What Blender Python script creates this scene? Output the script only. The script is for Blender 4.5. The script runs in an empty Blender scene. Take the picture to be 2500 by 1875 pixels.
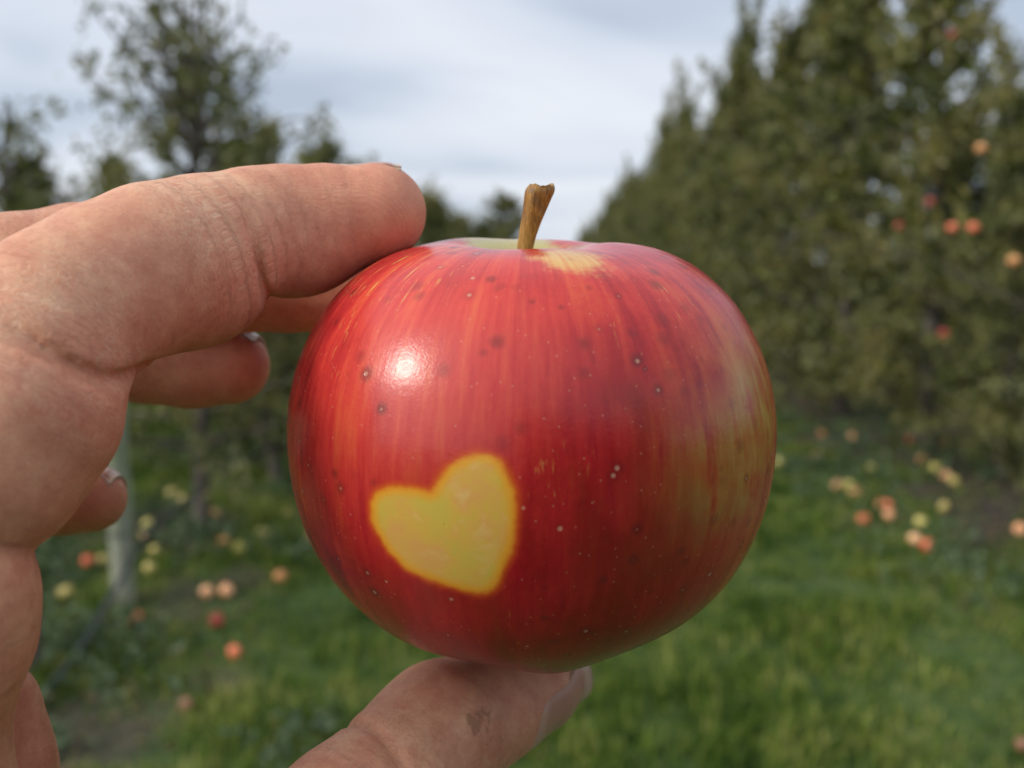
import bpy, math, random
import numpy as np
from mathutils import Matrix, Vector, Euler

R = math.radians
random.seed(7)
C = bpy.context.scene.collection
scene = bpy.context.scene

# ------------------------------------------------------------------ camera
F = 2161.0                       # focal length in photo pixels (2500 wide)
cam = bpy.data.cameras.new('camera')
cam.sensor_width = 4.8
cam.lens = 4.8 * F / 2500.0
cam.clip_start = 0.005
cam.clip_end = 2000
cam.dof.use_dof = True
cam.dof.focus_distance = 0.116
cam.dof.aperture_fstop = 2.25
camo = bpy.data.objects.new('camera', cam)
camo.location = (0, 0, 1.5)
camo.rotation_euler = (R(90 - 7.8), 0, R(2.65))
C.objects.link(camo)
scene.camera = camo
CM = Matrix.Translation((0, 0, 1.5)) @ Euler((R(90 - 7.8), 0, R(2.65))).to_matrix().to_4x4()
CMn = np.array(CM)

# ------------------------------------------------------------------ sky
SUN_AZ_CAM, SUN_EL = -116.0, 33.0      # azimuth from the view direction (negative = left), elevation
w = bpy.data.worlds.new("World")
scene.world = w
w.use_nodes = True
nt = w.node_tree
nt.nodes.clear()
def N(t, typ, **kw):
    n = t.nodes.new(typ)
    for k, v in kw.items():
        if k.startswith('i_'):
            key = k[2:]
            key = int(key) if key.isdigit() else key
            n.inputs[key].default_value = v
        else:
            setattr(n, k, v)
    return n
az = R(SUN_AZ_CAM)
sun_dir = Vector((math.sin(az) * math.cos(R(SUN_EL)), math.cos(az) * math.cos(R(SUN_EL)), math.sin(R(SUN_EL))))
out = N(nt, 'ShaderNodeOutputWorld')
bg = N(nt, 'ShaderNodeBackground')
sky = N(nt, 'ShaderNodeTexSky', sky_type='NISHITA', sun_disc=False)
sky.sun_elevation = R(SUN_EL)
sky.sun_rotation = math.atan2(sun_dir.x, sun_dir.y)
sky.air_density = 1.0
sky.dust_density = 2.0
skys = N(nt, 'ShaderNodeVectorMath', operation='SCALE')
skys.inputs['Scale'].default_value = 0.11
nt.links.new(sky.outputs[0], skys.inputs[0])
tc = N(nt, 'ShaderNodeTexCoord')
sep = N(nt, 'ShaderNodeSeparateXYZ')
nt.links.new(tc.outputs['Generated'], sep.inputs[0])
zc = N(nt, 'ShaderNodeMath', operation='MAXIMUM', i_1=0.0)
nt.links.new(sep.outputs[2], zc.inputs[0])
za = N(nt, 'ShaderNodeMath', operation='ADD', i_1=0.13)
nt.links.new(zc.outputs[0], za.inputs[0])
dx = N(nt, 'ShaderNodeMath', operation='DIVIDE'); dy = N(nt, 'ShaderNodeMath', operation='DIVIDE')
nt.links.new(sep.outputs[0], dx.inputs[0]); nt.links.new(za.outputs[0], dx.inputs[1])
nt.links.new(sep.outputs[1], dy.inputs[0]); nt.links.new(za.outputs[0], dy.inputs[1])
cmb = N(nt, 'ShaderNodeCombineXYZ', i_2=0.0)
nt.links.new(dx.outputs[0], cmb.inputs[0]); nt.links.new(dy.outputs[0], cmb.inputs[1])
mpn = N(nt, 'ShaderNodeMapping')
mpn.inputs['Location'].default_value = (1.7, 3.1, 0)
mpn.inputs['Rotation'].default_value = (0, 0, R(-14))
mpn.inputs['Scale'].default_value = (0.55, 0.75, 1)
nt.links.new(cmb.outputs[0], mpn.inputs[0])
cn = N(nt, 'ShaderNodeTexNoise', i_Scale=0.85, i_Detail=3.5, i_Roughness=0.45, i_Distortion=0.5)
nt.links.new(mpn.outputs[0], cn.inputs['Vector'])
cr = N(nt, 'ShaderNodeValToRGB')
cr.color_ramp.elements[0].position = 0.40; cr.color_ramp.elements[0].color = (0.53, 0.61, 0.74, 1)
cr.color_ramp.elements[1].position = 0.62; cr.color_ramp.elements[1].color = (0.91, 0.94, 1.01, 1)
e = cr.color_ramp.elements.new(0.5); e.color = (0.75, 0.81, 0.92, 1)
nt.links.new(cn.outputs[0], cr.inputs[0])
mx = N(nt, 'ShaderNodeMix', data_type='RGBA', i_0=0.88)
nt.links.new(skys.outputs[0], mx.inputs[6]); nt.links.new(cr.outputs[0], mx.inputs[7])
# the bright glow of the sun through thin cloud
dt = N(nt, 'ShaderNodeVectorMath', operation='DOT_PRODUCT'); nt.links.new(tc.outputs['Generated'], dt.inputs[0]); dt.inputs[1].default_value = tuple(sun_dir)
d0 = N(nt, 'ShaderNodeMath', operation='MAXIMUM', i_1=0.0); nt.links.new(dt.outputs['Value'], d0.inputs[0])
d1 = N(nt, 'ShaderNodeMath', operation='POWER', i_1=9.0); nt.links.new(d0.outputs[0], d1.inputs[0])
d2 = N(nt, 'ShaderNodeMath', operation='POWER', i_1=2.0); nt.links.new(d0.outputs[0], d2.inputs[0])
d3 = N(nt, 'ShaderNodeMath', operation='MULTIPLY', i_1=0.35); nt.links.new(d2.outputs[0], d3.inputs[0])
d4 = N(nt, 'ShaderNodeMath', operation='MULTIPLY_ADD', i_1=1.5); nt.links.new(d1.outputs[0], d4.inputs[0]); nt.links.new(d3.outputs[0], d4.inputs[2])
gl = N(nt, 'ShaderNodeVectorMath', operation='SCALE'); gl.inputs[0].default_value = (1.0, 0.95, 0.86); nt.links.new(d4.outputs[0], gl.inputs['Scale'])
ad = N(nt, 'ShaderNodeVectorMath', operation='ADD'); nt.links.new(mx.outputs[2], ad.inputs[0]); nt.links.new(gl.outputs[0], ad.inputs[1])
nt.links.new(ad.outputs[0], bg.inputs[0])
bg.inputs[1].default_value = 1.0
nt.links.new(bg.outputs[0], out.inputs[0])

sl = bpy.data.lights.new('sun', 'SUN')
sl.energy = 1.5
sl.angle = R(9.5)
sl.color = (1.0, 0.93, 0.82)
so = bpy.data.objects.new('sun', sl)
so.rotation_euler = sun_dir.to_track_quat('Z', 'Y').to_euler()
so.location = (-5, -5, 10)
C.objects.link(so)

scene.view_settings.view_transform = 'Standard'
scene.view_settings.look = 'None'
scene.view_settings.exposure = 0.0
scene.view_settings.gamma = 1.0
scene.render.engine = 'CYCLES'
scene.cycles.use_denoising = True
scene.cycles.max_bounces = 6
scene.cycles.diffuse_bounces = 3
scene.cycles.transmission_bounces = 3
scene.cycles.sample_clamp_indirect = 4.0

# ------------------------------------------------------------------ helpers
def tag(o, label=None, cat=None, group=None, kind=None):
    if label: o['label'] = label
    if cat: o['category'] = cat
    if group: o['group'] = group
    if kind: o['kind'] = kind
    return o

def mesh_np(name, verts, faces, smooth=True):
    """faces: (n,k) int array"""
    me = bpy.data.meshes.new(name)
    verts = np.ascontiguousarray(verts, dtype=np.float32)
    faces = np.ascontiguousarray(faces, dtype=np.int32)
    nf, k = faces.shape
    me.vertices.add(len(verts)); me.vertices.foreach_set('co', verts.ravel())
    me.loops.add(nf * k); me.loops.foreach_set('vertex_index', faces.ravel())
    me.polygons.add(nf)
    me.polygons.foreach_set('loop_start', np.arange(0, nf * k, k, dtype=np.int32))
    me.polygons.foreach_set('use_smooth', np.full(nf, smooth, dtype=bool))
    me.update(calc_edges=True)
    return me

def link(name, me, mat=None, parent=None, loc=(0, 0, 0)):
    o = bpy.data.objects.new(name, me)
    if mat is not None and me is not None and len(me.materials) == 0:
        me.materials.append(mat)
    o.location = loc
    if parent is not None: o.parent = parent
    C.objects.link(o)
    return o

def add_attr(me, name, arr, typ='FLOAT'):
    a = me.attributes.new(name, typ, 'POINT')
    if typ == 'FLOAT': a.data.foreach_set('value', np.ascontiguousarray(arr, np.float32))
    else: a.data.foreach_set('vector', np.ascontiguousarray(arr, np.float32).ravel())

def ray(px, py):
    d = CM.to_3x3() @ Vector(((px - 1250) / F, (937.5 - py) / F, -1))
    return d
def on_ground(px, py, z=0.0):
    d = ray(px, py); t = (z - 1.5) / d.z
    return Vector((0, 0, 1.5)) + d * t
def on_x(px, py, X):
    d = ray(px, py); return Vector((0, 0, 1.5)) + d * (X / d.x)
def cs(px, py, depth):          # camera space, mm
    return np.array([(px - 1250) / F * depth, (937.5 - py) / F * depth, -depth])
def cam_to_world(v):            # mm camera space -> m world
    v = np.asarray(v) * 0.001
    return v @ CMn[:3, :3].T + CMn[:3, 3]

def vnoise(p, seed=0):
    """value noise, p (n,2)"""
    r = np.random.default_rng(seed); T = r.random((256, 256))
    i = np.floor(p).astype(int); f = p - i; f = f * f * (3 - 2 * f)
    a = T[i[:, 0] % 256, i[:, 1] % 256]; b = T[(i[:, 0] + 1) % 256, i[:, 1] % 256]
    c = T[i[:, 0] % 256, (i[:, 1] + 1) % 256]; d = T[(i[:, 0] + 1) % 256, (i[:, 1] + 1) % 256]
    return (a * (1 - f[:, 0]) + b * f[:, 0]) * (1 - f[:, 1]) + (c * (1 - f[:, 0]) + d * f[:, 0]) * f[:, 1]

# material helper
class MT:
    def __init__(s, name):
        s.m = bpy.data.materials.new(name); s.m.use_nodes = True
        s.t = s.m.node_tree; s.t.nodes.clear()
        s.out = s.n('ShaderNodeOutputMaterial')
    def n(s, typ, **kw): return N(s.t, typ, **kw)
    def l(s, a, b): s.t.links.new(a, b)
    def math(s, op, a, b=None, c=None, clamp=False):
        n = s.n('ShaderNodeMath', operation=op, use_clamp=clamp)
        for i, v in enumerate((a, b, c)):
            if v is None: continue
            if isinstance(v, (int, float)): n.inputs[i].default_value = v
            else: s.l(v, n.inputs[i])
        return n.outputs[0]
    def noise(s, vec, scale, detail=3, rough=0.5, dist=0.0):
        n = s.n('ShaderNodeTexNoise', i_Scale=scale, i_Detail=float(detail), i_Roughness=rough, i_Distortion=dist)
        if vec is not None: s.l(vec, n.inputs['Vector'])
        return n.outputs[0]
    def mapping(s, vec, scale=(1, 1, 1), rot=(0, 0, 0), loc=(0, 0, 0)):
        n = s.n('ShaderNodeMapping'); s.l(vec, n.inputs[0])
        n.inputs['Scale'].default_value = scale; n.inputs['Rotation'].default_value = rot; n.inputs['Location'].default_value = loc
        return n.outputs[0]
    def mix(s, fac, a, b, blend='MIX'):
        n = s.n('ShaderNodeMix', data_type='RGBA', blend_type=blend)
        for i, v in ((0, fac), (6, a), (7, b)):
            if isinstance(v, (int, float)): n.inputs[i].default_value = v
            elif isinstance(v, tuple): n.inputs[i].default_value = v + (1,) if len(v) == 3 else v
            else: s.l(v, n.inputs[i])
        return n.outputs[2]
    def step(s, v, a, b):       # smoothstep a->b
        n = s.n('ShaderNodeMapRange', interpolation_type='SMOOTHSTEP', i_1=float(a), i_2=float(b))
        s.l(v, n.inputs[0]); return n.outputs[0]
    def ramp(s, v, stops):
        n = s.n('ShaderNodeValToRGB'); r = n.color_ramp
        r.elements[0].position = stops[0][0]; r.elements[0].color = stops[0][1] + (1,)
        r.elements[1].position = stops[-1][0]; r.elements[1].color = stops[-1][1] + (1,)
        for p, c in stops[1:-1]:
            e = r.elements.new(p); e.color = c + (1,)
        s.l(v, n.inputs[0]); return n.outputs[0]
    def attr(s, name, out='Fac'): return s.n('ShaderNodeAttribute', attribute_name=name).outputs[out]
    def bsdf(s, color, rough=0.5, **kw):
        b = s.n('ShaderNodeBsdfPrincipled')
        for k, v in (('Base Color', color), ('Roughness', rough)):
            if isinstance(v, tuple): b.inputs[k].default_value = v + (1,)
            elif isinstance(v, (int, float)): b.inputs[k].default_value = v
            else: s.l(v, b.inputs[k])
        for k, v in kw.items():
            k = k.replace('_', ' ')
            if hasattr(v, 'is_linked') or isinstance(v, bpy.types.NodeSocket): s.l(v, b.inputs[k])
            else: b.inputs[k].default_value = v
        s.l(b.outputs[0], s.out.inputs[0]); s.b = b
        return b
    def bump(s, h, dist, strength=1.0, prev=None):
        n = s.n('ShaderNodeBump', i_Strength=strength, i_Distance=dist); s.l(h, n.inputs['Height'])
        if prev is not None: s.l(prev, n.inputs['Normal'])
        return n.outputs[0]

# ------------------------------------------------------------------ materials of the orchard
def leaf_material(name, cols, under):
    t = MT(name)
    rnd = t.attr('rnd')
    tcn = t.n('ShaderNodeTexCoord')
    big = t.noise(tcn.outputs['Object'], 2.2, 2)
    v = t.math('ADD', t.math('MULTIPLY', rnd, 0.6), t.math('MULTIPLY', big, 0.45))
    col = t.ramp(v, cols)
    geo = t.n('ShaderNodeNewGeometry')
    col = t.mix(t.math('MULTIPLY', geo.outputs['Backfacing'], 0.7), col, under)
    d = t.n('ShaderNodeBsdfPrincipled', i_Roughness=0.5)
    d.inputs['Specular IOR Level'].default_value = 0.25
    t.l(col, d.inputs['Base Color'])
    tr = t.n('ShaderNodeBsdfTranslucent'); t.l(col, tr.inputs[0])
    ms = t.n('ShaderNodeMixShader', i_0=0.2)
    t.l(d.outputs[0], ms.inputs[1]); t.l(tr.outputs[0], ms.inputs[2]); t.l(ms.outputs[0], t.out.inputs[0])
    return t.m
M_leaf = leaf_material('apple_leaves', [(0.12, (0.016, 0.026, 0.008)), (0.36, (0.062, 0.090, 0.013)), (0.54, (0.150, 0.172, 0.032)), (0.76, (0.32, 0.28, 0.09))], (0.18, 0.18, 0.085))
M_leaf2 = leaf_material('far_leaves', [(0.12, (0.025, 0.035, 0.022)), (0.5, (0.045, 0.055, 0.03)), (0.85, (0.08, 0.075, 0.04))], (0.08, 0.085, 0.06))
M_weed = leaf_material('weed_leaves', [(0.15, (0.03, 0.07, 0.02)), (0.5, (0.06, 0.12, 0.035)), (0.85, (0.13, 0.18, 0.08))], (0.12, 0.16, 0.09))

t = MT('bark'); tcn = t.n('ShaderNodeTexCoord')
nz = t.noise(t.mapping(tcn.outputs['Object'], (1, 1, 0.25)), 40, 4)
t.bsdf(t.ramp(nz, [(0.3, (0.05, 0.04, 0.033)), (0.7, (0.16, 0.135, 0.115))]), 0.85, Normal=t.bump(nz, 0.01)); M_bark = t.m

t = MT('weathered_wood'); tcn = t.n('ShaderNodeTexCoord')
nz = t.noise(t.mapping(tcn.outputs['Object'], (1, 1, 0.06)), 60, 5)
nb = t.noise(tcn.outputs['Object'], 5, 3)
col = t.mix(t.step(nb, 0.4, 0.7), t.ramp(nz, [(0.3, (0.20, 0.215, 0.16)), (0.7, (0.38, 0.39, 0.30))]), (0.20, 0.24, 0.13))
t.bsdf(col, 0.8, Normal=t.bump(nz, 0.004)); M_post = t.m

t = MT('black_plastic'); tcn = t.n('ShaderNodeTexCoord')
t.bsdf(t.ramp(t.noise(tcn.outputs['Object'], 30, 2), [(0.3, (0.02, 0.026, 0.028)), (0.7, (0.04, 0.05, 0.052))]), 0.5); M_hose = t.m

def apple_far_mat(name, a, b):
    t = MT(name); tcn = t.n('ShaderNodeTexCoord')
    nz = t.noise(tcn.outputs['Object'], 30, 3)
    t.bsdf(t.ramp(nz, [(0.38, a), (0.62, b)]), 0.35); return t.m
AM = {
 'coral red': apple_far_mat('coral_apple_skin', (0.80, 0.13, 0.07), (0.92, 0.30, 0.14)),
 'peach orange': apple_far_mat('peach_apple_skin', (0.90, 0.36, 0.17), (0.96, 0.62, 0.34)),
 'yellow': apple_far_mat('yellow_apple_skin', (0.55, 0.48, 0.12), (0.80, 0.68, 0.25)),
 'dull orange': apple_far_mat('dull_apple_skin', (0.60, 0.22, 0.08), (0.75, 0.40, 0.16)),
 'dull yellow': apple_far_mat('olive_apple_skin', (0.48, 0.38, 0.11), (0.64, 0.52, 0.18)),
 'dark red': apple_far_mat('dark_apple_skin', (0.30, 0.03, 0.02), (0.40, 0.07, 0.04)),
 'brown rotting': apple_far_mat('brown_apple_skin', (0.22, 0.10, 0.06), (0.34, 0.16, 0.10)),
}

# ------------------------------------------------------------------ ground
def soil_mask(x, y):
    """0 grass .. 1 bare soil strip under the rows"""
    p = np.stack([x, y], 1)
    n = vnoise(p * 1.1, 3) * 0.6 + vnoise(p * 3.1, 4) * 0.4
    n2 = vnoise(p * 6.0, 14)
    xr = 2.15 + (n - 0.5) * 1.3
    right = np.clip((x - xr) / 0.25, 0, 1) * np.clip((4.3 - x) / 0.3, 0, 1)
    xl = -1.52 + (n - 0.5) * 0.9
    left = np.clip((xl - x) / 0.2, 0, 1) * np.clip((x + 2.7) / 0.3, 0, 1) * np.clip((n - 0.42) * 5, 0, 1)
    # a few bare patches where the mower has scalped the turf
    bare = np.zeros_like(x)
    for (px, py, r) in ((200, 1770, .30), (120, 1830, .3), (330, 1530, .22), (440, 1500, .22), (600, 1435, .2), (560, 1640, .12)):
        g = on_ground(px, py)
        d = np.hypot(x - g.x, (y - g.y) * 0.8) / r
        bare = np.maximum(bare, np.clip(1.25 - d + (n2 - .5) * .9, 0, 1))
    m = np.maximum(np.maximum(right * (0.72 + 0.28 * (n2 > 0.4)), left), bare * 0.85)
    return np.clip(m, 0, 1)

def gz(x, y):
    p = np.stack([x, y], 1)
    fade = np.clip(1 - (np.abs(y - 6) - 6) / 20, 0, 1)
    return ((vnoise(p * 0.7, 1) - 0.5) * 0.08 + (vnoise(p * 3.0, 2) - 0.5) * 0.03 + (vnoise(p * 9.0, 5) - .5) * 0.015) * fade

xs = np.concatenate([-np.geomspace(400, 7, 26), np.arange(-6.5, 7.0, 0.07), np.geomspace(7.5, 400, 26)])
ys = np.concatenate([-np.geomspace(200, 2, 16), np.arange(-1.5, 16, 0.07), np.geomspace(16.5, 900, 40)])
X, Y = np.meshgrid(xs, ys, indexing='ij')
Z = gz(X.ravel(), Y.ravel())
V = np.stack([X.ravel(), Y.ravel(), Z], 1)
nx_, ny_ = len(xs), len(ys)
idx = np.arange(nx_ * ny_).reshape(nx_, ny_)
Fq = np.stack([idx[:-1, :-1].ravel(), idx[1:, :-1].ravel(), idx[1:, 1:].ravel(), idx[:-1, 1:].ravel()], 1)
me = mesh_np('ground', V, Fq)
add_attr(me, 'soil', soil_mask(X.ravel(), Y.ravel()))
t = MT('turf_and_soil'); tcn = t.n('ShaderNodeTexCoord'); P = tcn.outputs['Object']
a = t.noise(P, 0.8, 4); b = t.noise(P, 9, 4, 0.6); c_ = t.noise(P, 60, 3)
green = t.ramp(t.math('ADD', t.math('MULTIPLY', a, .5), t.math('MULTIPLY', b, .5)), [(0.35, (0.020, 0.045, 0.008)), (0.5, (0.045, 0.090, 0.014)), (0.65, (0.10, 0.13, 0.035))])
soilc = t.ramp(t.math('ADD', t.math('MULTIPLY', b, .5), t.math('MULTIPLY', c_, .5)), [(0.35, (0.030, 0.024, 0.017)), (0.55, (0.065, 0.05, 0.036)), (0.7, (0.12, 0.095, 0.07))])
t.bsdf(t.mix(t.attr('soil'), green, soilc), 0.95, Normal=t.bump(c_, 0.02))
link('ground', me, t.m)['kind'] = 'structure'

# ------------------------------------------------------------------ grass blades (stuff)
t = MT('grass_blades'); tcn = t.n('ShaderNodeTexCoord'); P = tcn.outputs['Object']
v = t.math('ADD', t.math('ADD', t.math('MULTIPLY', t.attr('rnd'), .30), t.math('MULTIPLY', t.noise(P, 1.3, 3), .55)), t.math('MULTIPLY', t.noise(P, 6, 3), .60))
v = t.math('SUBTRACT', v, .15)
gc = t.ramp(v, [(0.37, (0.010, 0.040, 0.004)), (0.47, (0.062, 0.130, 0.011)), (0.59, (0.150, 0.215, 0.030)), (0.76, (0.34, 0.35, 0.10))])
d = t.n('ShaderNodeBsdfPrincipled', i_Roughness=0.6); t.l(gc, d.inputs['Base Color']); d.inputs['Specular IOR Level'].default_value = 0.15
tr = t.n('ShaderNodeBsdfTranslucent'); t.l(gc, tr.inputs[0])
ms = t.n('ShaderNodeMixShader', i_0=0.3); t.l(d.outputs[0], ms.inputs[1]); t.l(tr.outputs[0], ms.inputs[2]); t.l(ms.outputs[0], t.out.inputs[0])
M_grass = t.m
rg = np.random.default_rng(11)
def blades(n, x0, x1, y0, y1, hmin, hmax, wid):
    x = rg.uniform(x0, x1, n); u = rg.random(n)
    y = y0 + (y1 - y0) * u ** 1.35
    ang = np.abs((x) / (y + .01)); keep = ang < 0.95
    s = soil_mask(x, y); keep &= rg.random(n) > s * 1.08
    cl = vnoise(np.stack([x, y], 1) * 3.0, 21) * .6 + vnoise(np.stack([x, y], 1) * 8.0, 22) * .4
    cl = np.clip((cl - .5) * 1.7 + .5, 0, 1)
    keep &= rg.random(n) < 0.25 + 1.1 * cl
    x, y, cl = x[keep], y[keep], cl[keep]; n = len(x)
    z = gz(x, y)
    h = rg.uniform(hmin, hmax, n) * (0.45 + 1.1 * cl)
    az = rg.uniform(0, 2 * np.pi, n); lean = rg.uniform(0.1, 1.0, n) * h
    wv = wid * rg.uniform(.6, 1.4, n) * (1 + y * 0.10)
    dx, dy = np.cos(az), np.sin(az)
    bx, by = -dy * wv, dx * wv
    base = np.stack([x, y, z - 0.005], 1)
    A = base + np.stack([bx, by, 0 * x], 1); B = base - np.stack([bx, by, 0 * x], 1)
    M1 = base + np.stack([dx * lean * .35 + bx * .8, dy * lean * .35 + by * .8, h * .6], 1)
    M2 = base + np.stack([dx * lean * .35 - bx * .8, dy * lean * .35 - by * .8, h * .6], 1)
    T = base + np.stack([dx * lean, dy * lean, h], 1)
    V = np.stack([A, B, M2, M1, T, T + np.stack([bx, by, 0 * x], 1) * .15], 1).reshape(-1, 3)
    o = np.arange(n)[:, None] * 6
    Fc = np.concatenate([o + [0, 1, 2, 3], o + [3, 2, 4, 5]], 0)
    return V, Fc, np.repeat(rg.random(n), 6)
Vg, Fg, rr = blades(360000, -6, 6, 2.1, 15, 0.028, 0.075, 0.0028)
me = mesh_np('grass', Vg, Fg, False); add_attr(me, 'rnd', rr)
tag(link('grass', me, M_grass), 'short green mown grass covering the orchard aisle', 'grass', kind='stuff')

# ------------------------------------------------------------------ leaves
def leaf_quads(pos, size, rng, droop=0.2, aspect=0.5, dirs=None):
    n = len(pos)
    d = rng.normal(size=(n, 3)) if dirs is None else dirs + rng.normal(size=(n, 3)) * 0.8
    d[:, 2] -= droop; d /= np.linalg.norm(d, axis=1, keepdims=True)
    r = rng.normal(size=(n, 3)); s = np.cross(d, r); s /= np.linalg.norm(s, axis=1, keepdims=True)
    nn = np.cross(d, s)
    flip = np.where(nn[:, 2:3] < 0, -1, 1); nn = nn * flip; s = s * flip
    L = (size * rng.uniform(.7, 1.25, n))[:, None]
    a = pos; b = pos + d * L * .5 + s * L * aspect * .5 + nn * L * .08
    c = pos + d * L - nn * L * .06; e = pos + d * L * .5 - s * L * aspect * .5 + nn * L * .08
    V = np.stack([a, b, c, e], 1).reshape(-1, 3)
    return V, np.arange(n * 4).reshape(n, 4), np.repeat(rng.random(n), 4)

def tube(pts, rad, sides=6):
    pts = np.asarray(pts, float); n = len(pts); V = []; Fc = []
    for i, p in enumerate(pts):
        d = pts[min(i + 1, n - 1)] - pts[max(i - 1, 0)]; d /= np.linalg.norm(d) + 1e-9
        ref = np.array([1, 0, 0]) if abs(d[0]) < .8 else np.array([0, 1, 0])
        u = np.cross(d, ref); u /= np.linalg.norm(u); v_ = np.cross(d, u)
        for k in range(sides):
            a = 2 * np.pi * k / sides
            V.append(p + rad[i] * (np.cos(a) * u + np.sin(a) * v_))
    for i in range(n - 1):
        for k in range(sides):
            Fc.append([i * sides + k, i * sides + (k + 1) % sides, (i + 1) * sides + (k + 1) % sides, (i + 1) * sides + k])
    return np.array(V), np.array(Fc)

def make_tree(seed, H, W, nlat, ntwig, nleaf, lsize, z0=0.45, shoots=4, gap=0.0, profile=None, rag=0.0):
    rng = np.random.default_rng(seed)
    TV, TF = [], []; off = 0
    def addt(pts, rad, s=5):
        nonlocal off
        v, f = tube(pts, rad, s); TV.append(v); TF.append(f + off); off += len(v)
    zs = np.linspace(0, H, 9)
    lead = np.stack([np.cumsum(rng.normal(0, .025, 9)), np.cumsum(rng.normal(0, .025, 9)), zs], 1); lead[0, :2] = 0
    addt(lead, np.linspace(.055, .008, 9) * (H / 3.5) ** .5, 8)
    pos = []
    def at(z): return np.array([np.interp(z, zs, lead[:, 0]), np.interp(z, zs, lead[:, 1]), z])
    for i in range(nlat):
        f = (i + rng.random()) / nlat
        z = z0 + (H * .93 - z0) * f
        prof = profile(f) if profile else (1 - f) ** .6 * (0.75 + .5 * rng.random())
        L = max(.12, W * prof * rng.uniform(.6, 1.15) * (1 + rag * (rng.random() ** 3)))
        az = i * 2.4 + rng.normal(0, .4); el = R(rng.uniform(0, 40)) + f * .5
        d = np.array([np.cos(az) * np.cos(el), np.sin(az) * np.cos(el), np.sin(el)])
        p0 = at(z); k = 5; ts = np.linspace(0, 1, k)
        bend = rng.uniform(-.25, .2)
        pts = p0 + ts[:, None] * d * L + np.stack([0 * ts, 0 * ts, ts ** 2 * bend * L], 1) + rng.normal(0, .02, (k, 3)) * ts[:, None]
        addt(pts, np.linspace(.016, .004, k), 4)
        if rng.random() < gap + .22 * f * (gap > 0): continue
        for j in range(ntwig):
            tt = rng.uniform(.15, 1.0); b = p0 + d * L * tt + np.array([0, 0, tt ** 2 * bend * L])
            td = d * .5 + rng.normal(0, .6, 3); td /= np.linalg.norm(td)
            tl = rng.uniform(.08, .30) * min(1, W + .3)
            u = rng.random(nleaf)[:, None]
            pos.append(b + td * tl * u + rng.normal(0, .025, (nleaf, 3)))
    for i in range(shoots):      # upright shoots at the top
        z = H * rng.uniform(.62, .95); p0 = at(z) + rng.normal(0, .08, 3) * [1, 1, 0]
        L = rng.uniform(.5, 1.35) * H / 4.5; d = np.array([rng.normal(0, .22), rng.normal(0, .22), 1]); d /= np.linalg.norm(d)
        ts = np.linspace(0, 1, 4)
        addt(p0 + ts[:, None] * d * L, np.linspace(.008, .003, 4), 4)
        nn = int(nleaf * 7 * L); u = rng.random(nn)[:, None]
        pos.append(p0 + d * L * u + rng.normal(0, .045, (nn, 3)) * (1.25 - u))
    TV = np.concatenate(TV); TF = np.concatenate(TF)
    pos = np.concatenate(pos)
    lv, lf, lr = leaf_quads(pos, lsize, rng)
    cn_ = vnoise(np.stack([pos[:, 0] * 3 + pos[:, 1] * 2, pos[:, 2] * 3.5], 1) + 50, seed)
    lr = np.clip(lr * .45 + np.repeat(cn_, 4) * 1.1 - .27, 0, 1)
    mt = mesh_np('trunk', TV, TF); mc = mesh_np('crown', lv, lf, False); add_attr(mc, 'rnd', lr)
    mt.materials.append(M_bark); mc.materials.append(M_leaf)
    return mt, mc

dense_prof = lambda f: 1.0 - .15 * f if f < .42 else max(.13, .94 - (f - .42) * 1.75)
DENSE = [make_tree(40 + k, 4.4, 1.08, 110, 11, 11, 0.09, z0=0.12, shoots=16, gap=.08, profile=dense_prof, rag=.6) for k in range(4)]
YOUNG = [make_tree(60 + k, 2.45, 0.82, 56, 11, 12, 0.07, z0=0.22, shoots=7, gap=.08, profile=dense_prof, rag=.4) for k in range(3)]
BIG = make_tree(83, 2.75, 0.80, 70, 9, 11, 0.058, z0=0.4, shoots=12, gap=.07, profile=lambda f: (.95 + .1 * f) if f < .8 else max(.35, 1.05 - (f - .8) * 3))
THIN = make_tree(91, 2.12, 0.36, 30, 6, 9, 0.05, z0=0.6, shoots=3, gap=.1)
ROUND = make_tree(97, 6.2, 2.3, 60, 14, 12, 0.2, z0=1.8, shoots=0, profile=lambda f: math.sqrt(max(.02, 1 - (2 * f - .9) ** 2)))

def tree(meshes, x, y, rz, s, label, group, cat='apple tree', name='apple_tree', sz=None):
    e = bpy.data.objects.new(name, None); C.objects.link(e)
    zz = float(gz(np.array([x]), np.array([y]))[0])
    e.location = (x, y, zz - 0.02); e.rotation_euler = (0, 0, rz); e.scale = (s, s, sz or s)
    tag(e, label, cat, group)
    for nm, m in (('trunk', meshes[0]), ('crown', meshes[1])):
        o = bpy.data.objects.new(nm, m); C.objects.link(o); o.parent = e
    return e
GR = 'apple trees in the tall row right of the aisle'
GL = 'apple trees in the young row left of the aisle'
ords = ['first', 'second', 'third', 'fourth', 'fifth', 'sixth', 'seventh', 'eighth', 'ninth', 'tenth']
right_y = [4.6, 6.0, 7.25, 8.8, 10.2, 11.5, 12.9, 14.3, 15.7, 17.2, 18.6, 20.2, 21.8, 23.5, 25.5, 27.5, 30, 33, 36, 40, 45, 50, 56, 63, 71, 80, 90, 102, 116]
right_h = [.62, .60, 1.06, 1.02, 1.0, 1.04, .98, 1.05, 1.0, 1.02, 1.0, 1.03, 1, 1.04, .98, 1, 1, 1, 1, 1, 1, 1, 1, 1, 1, 1, 1, 1, 1]
rt = random.Random(5)
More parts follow.
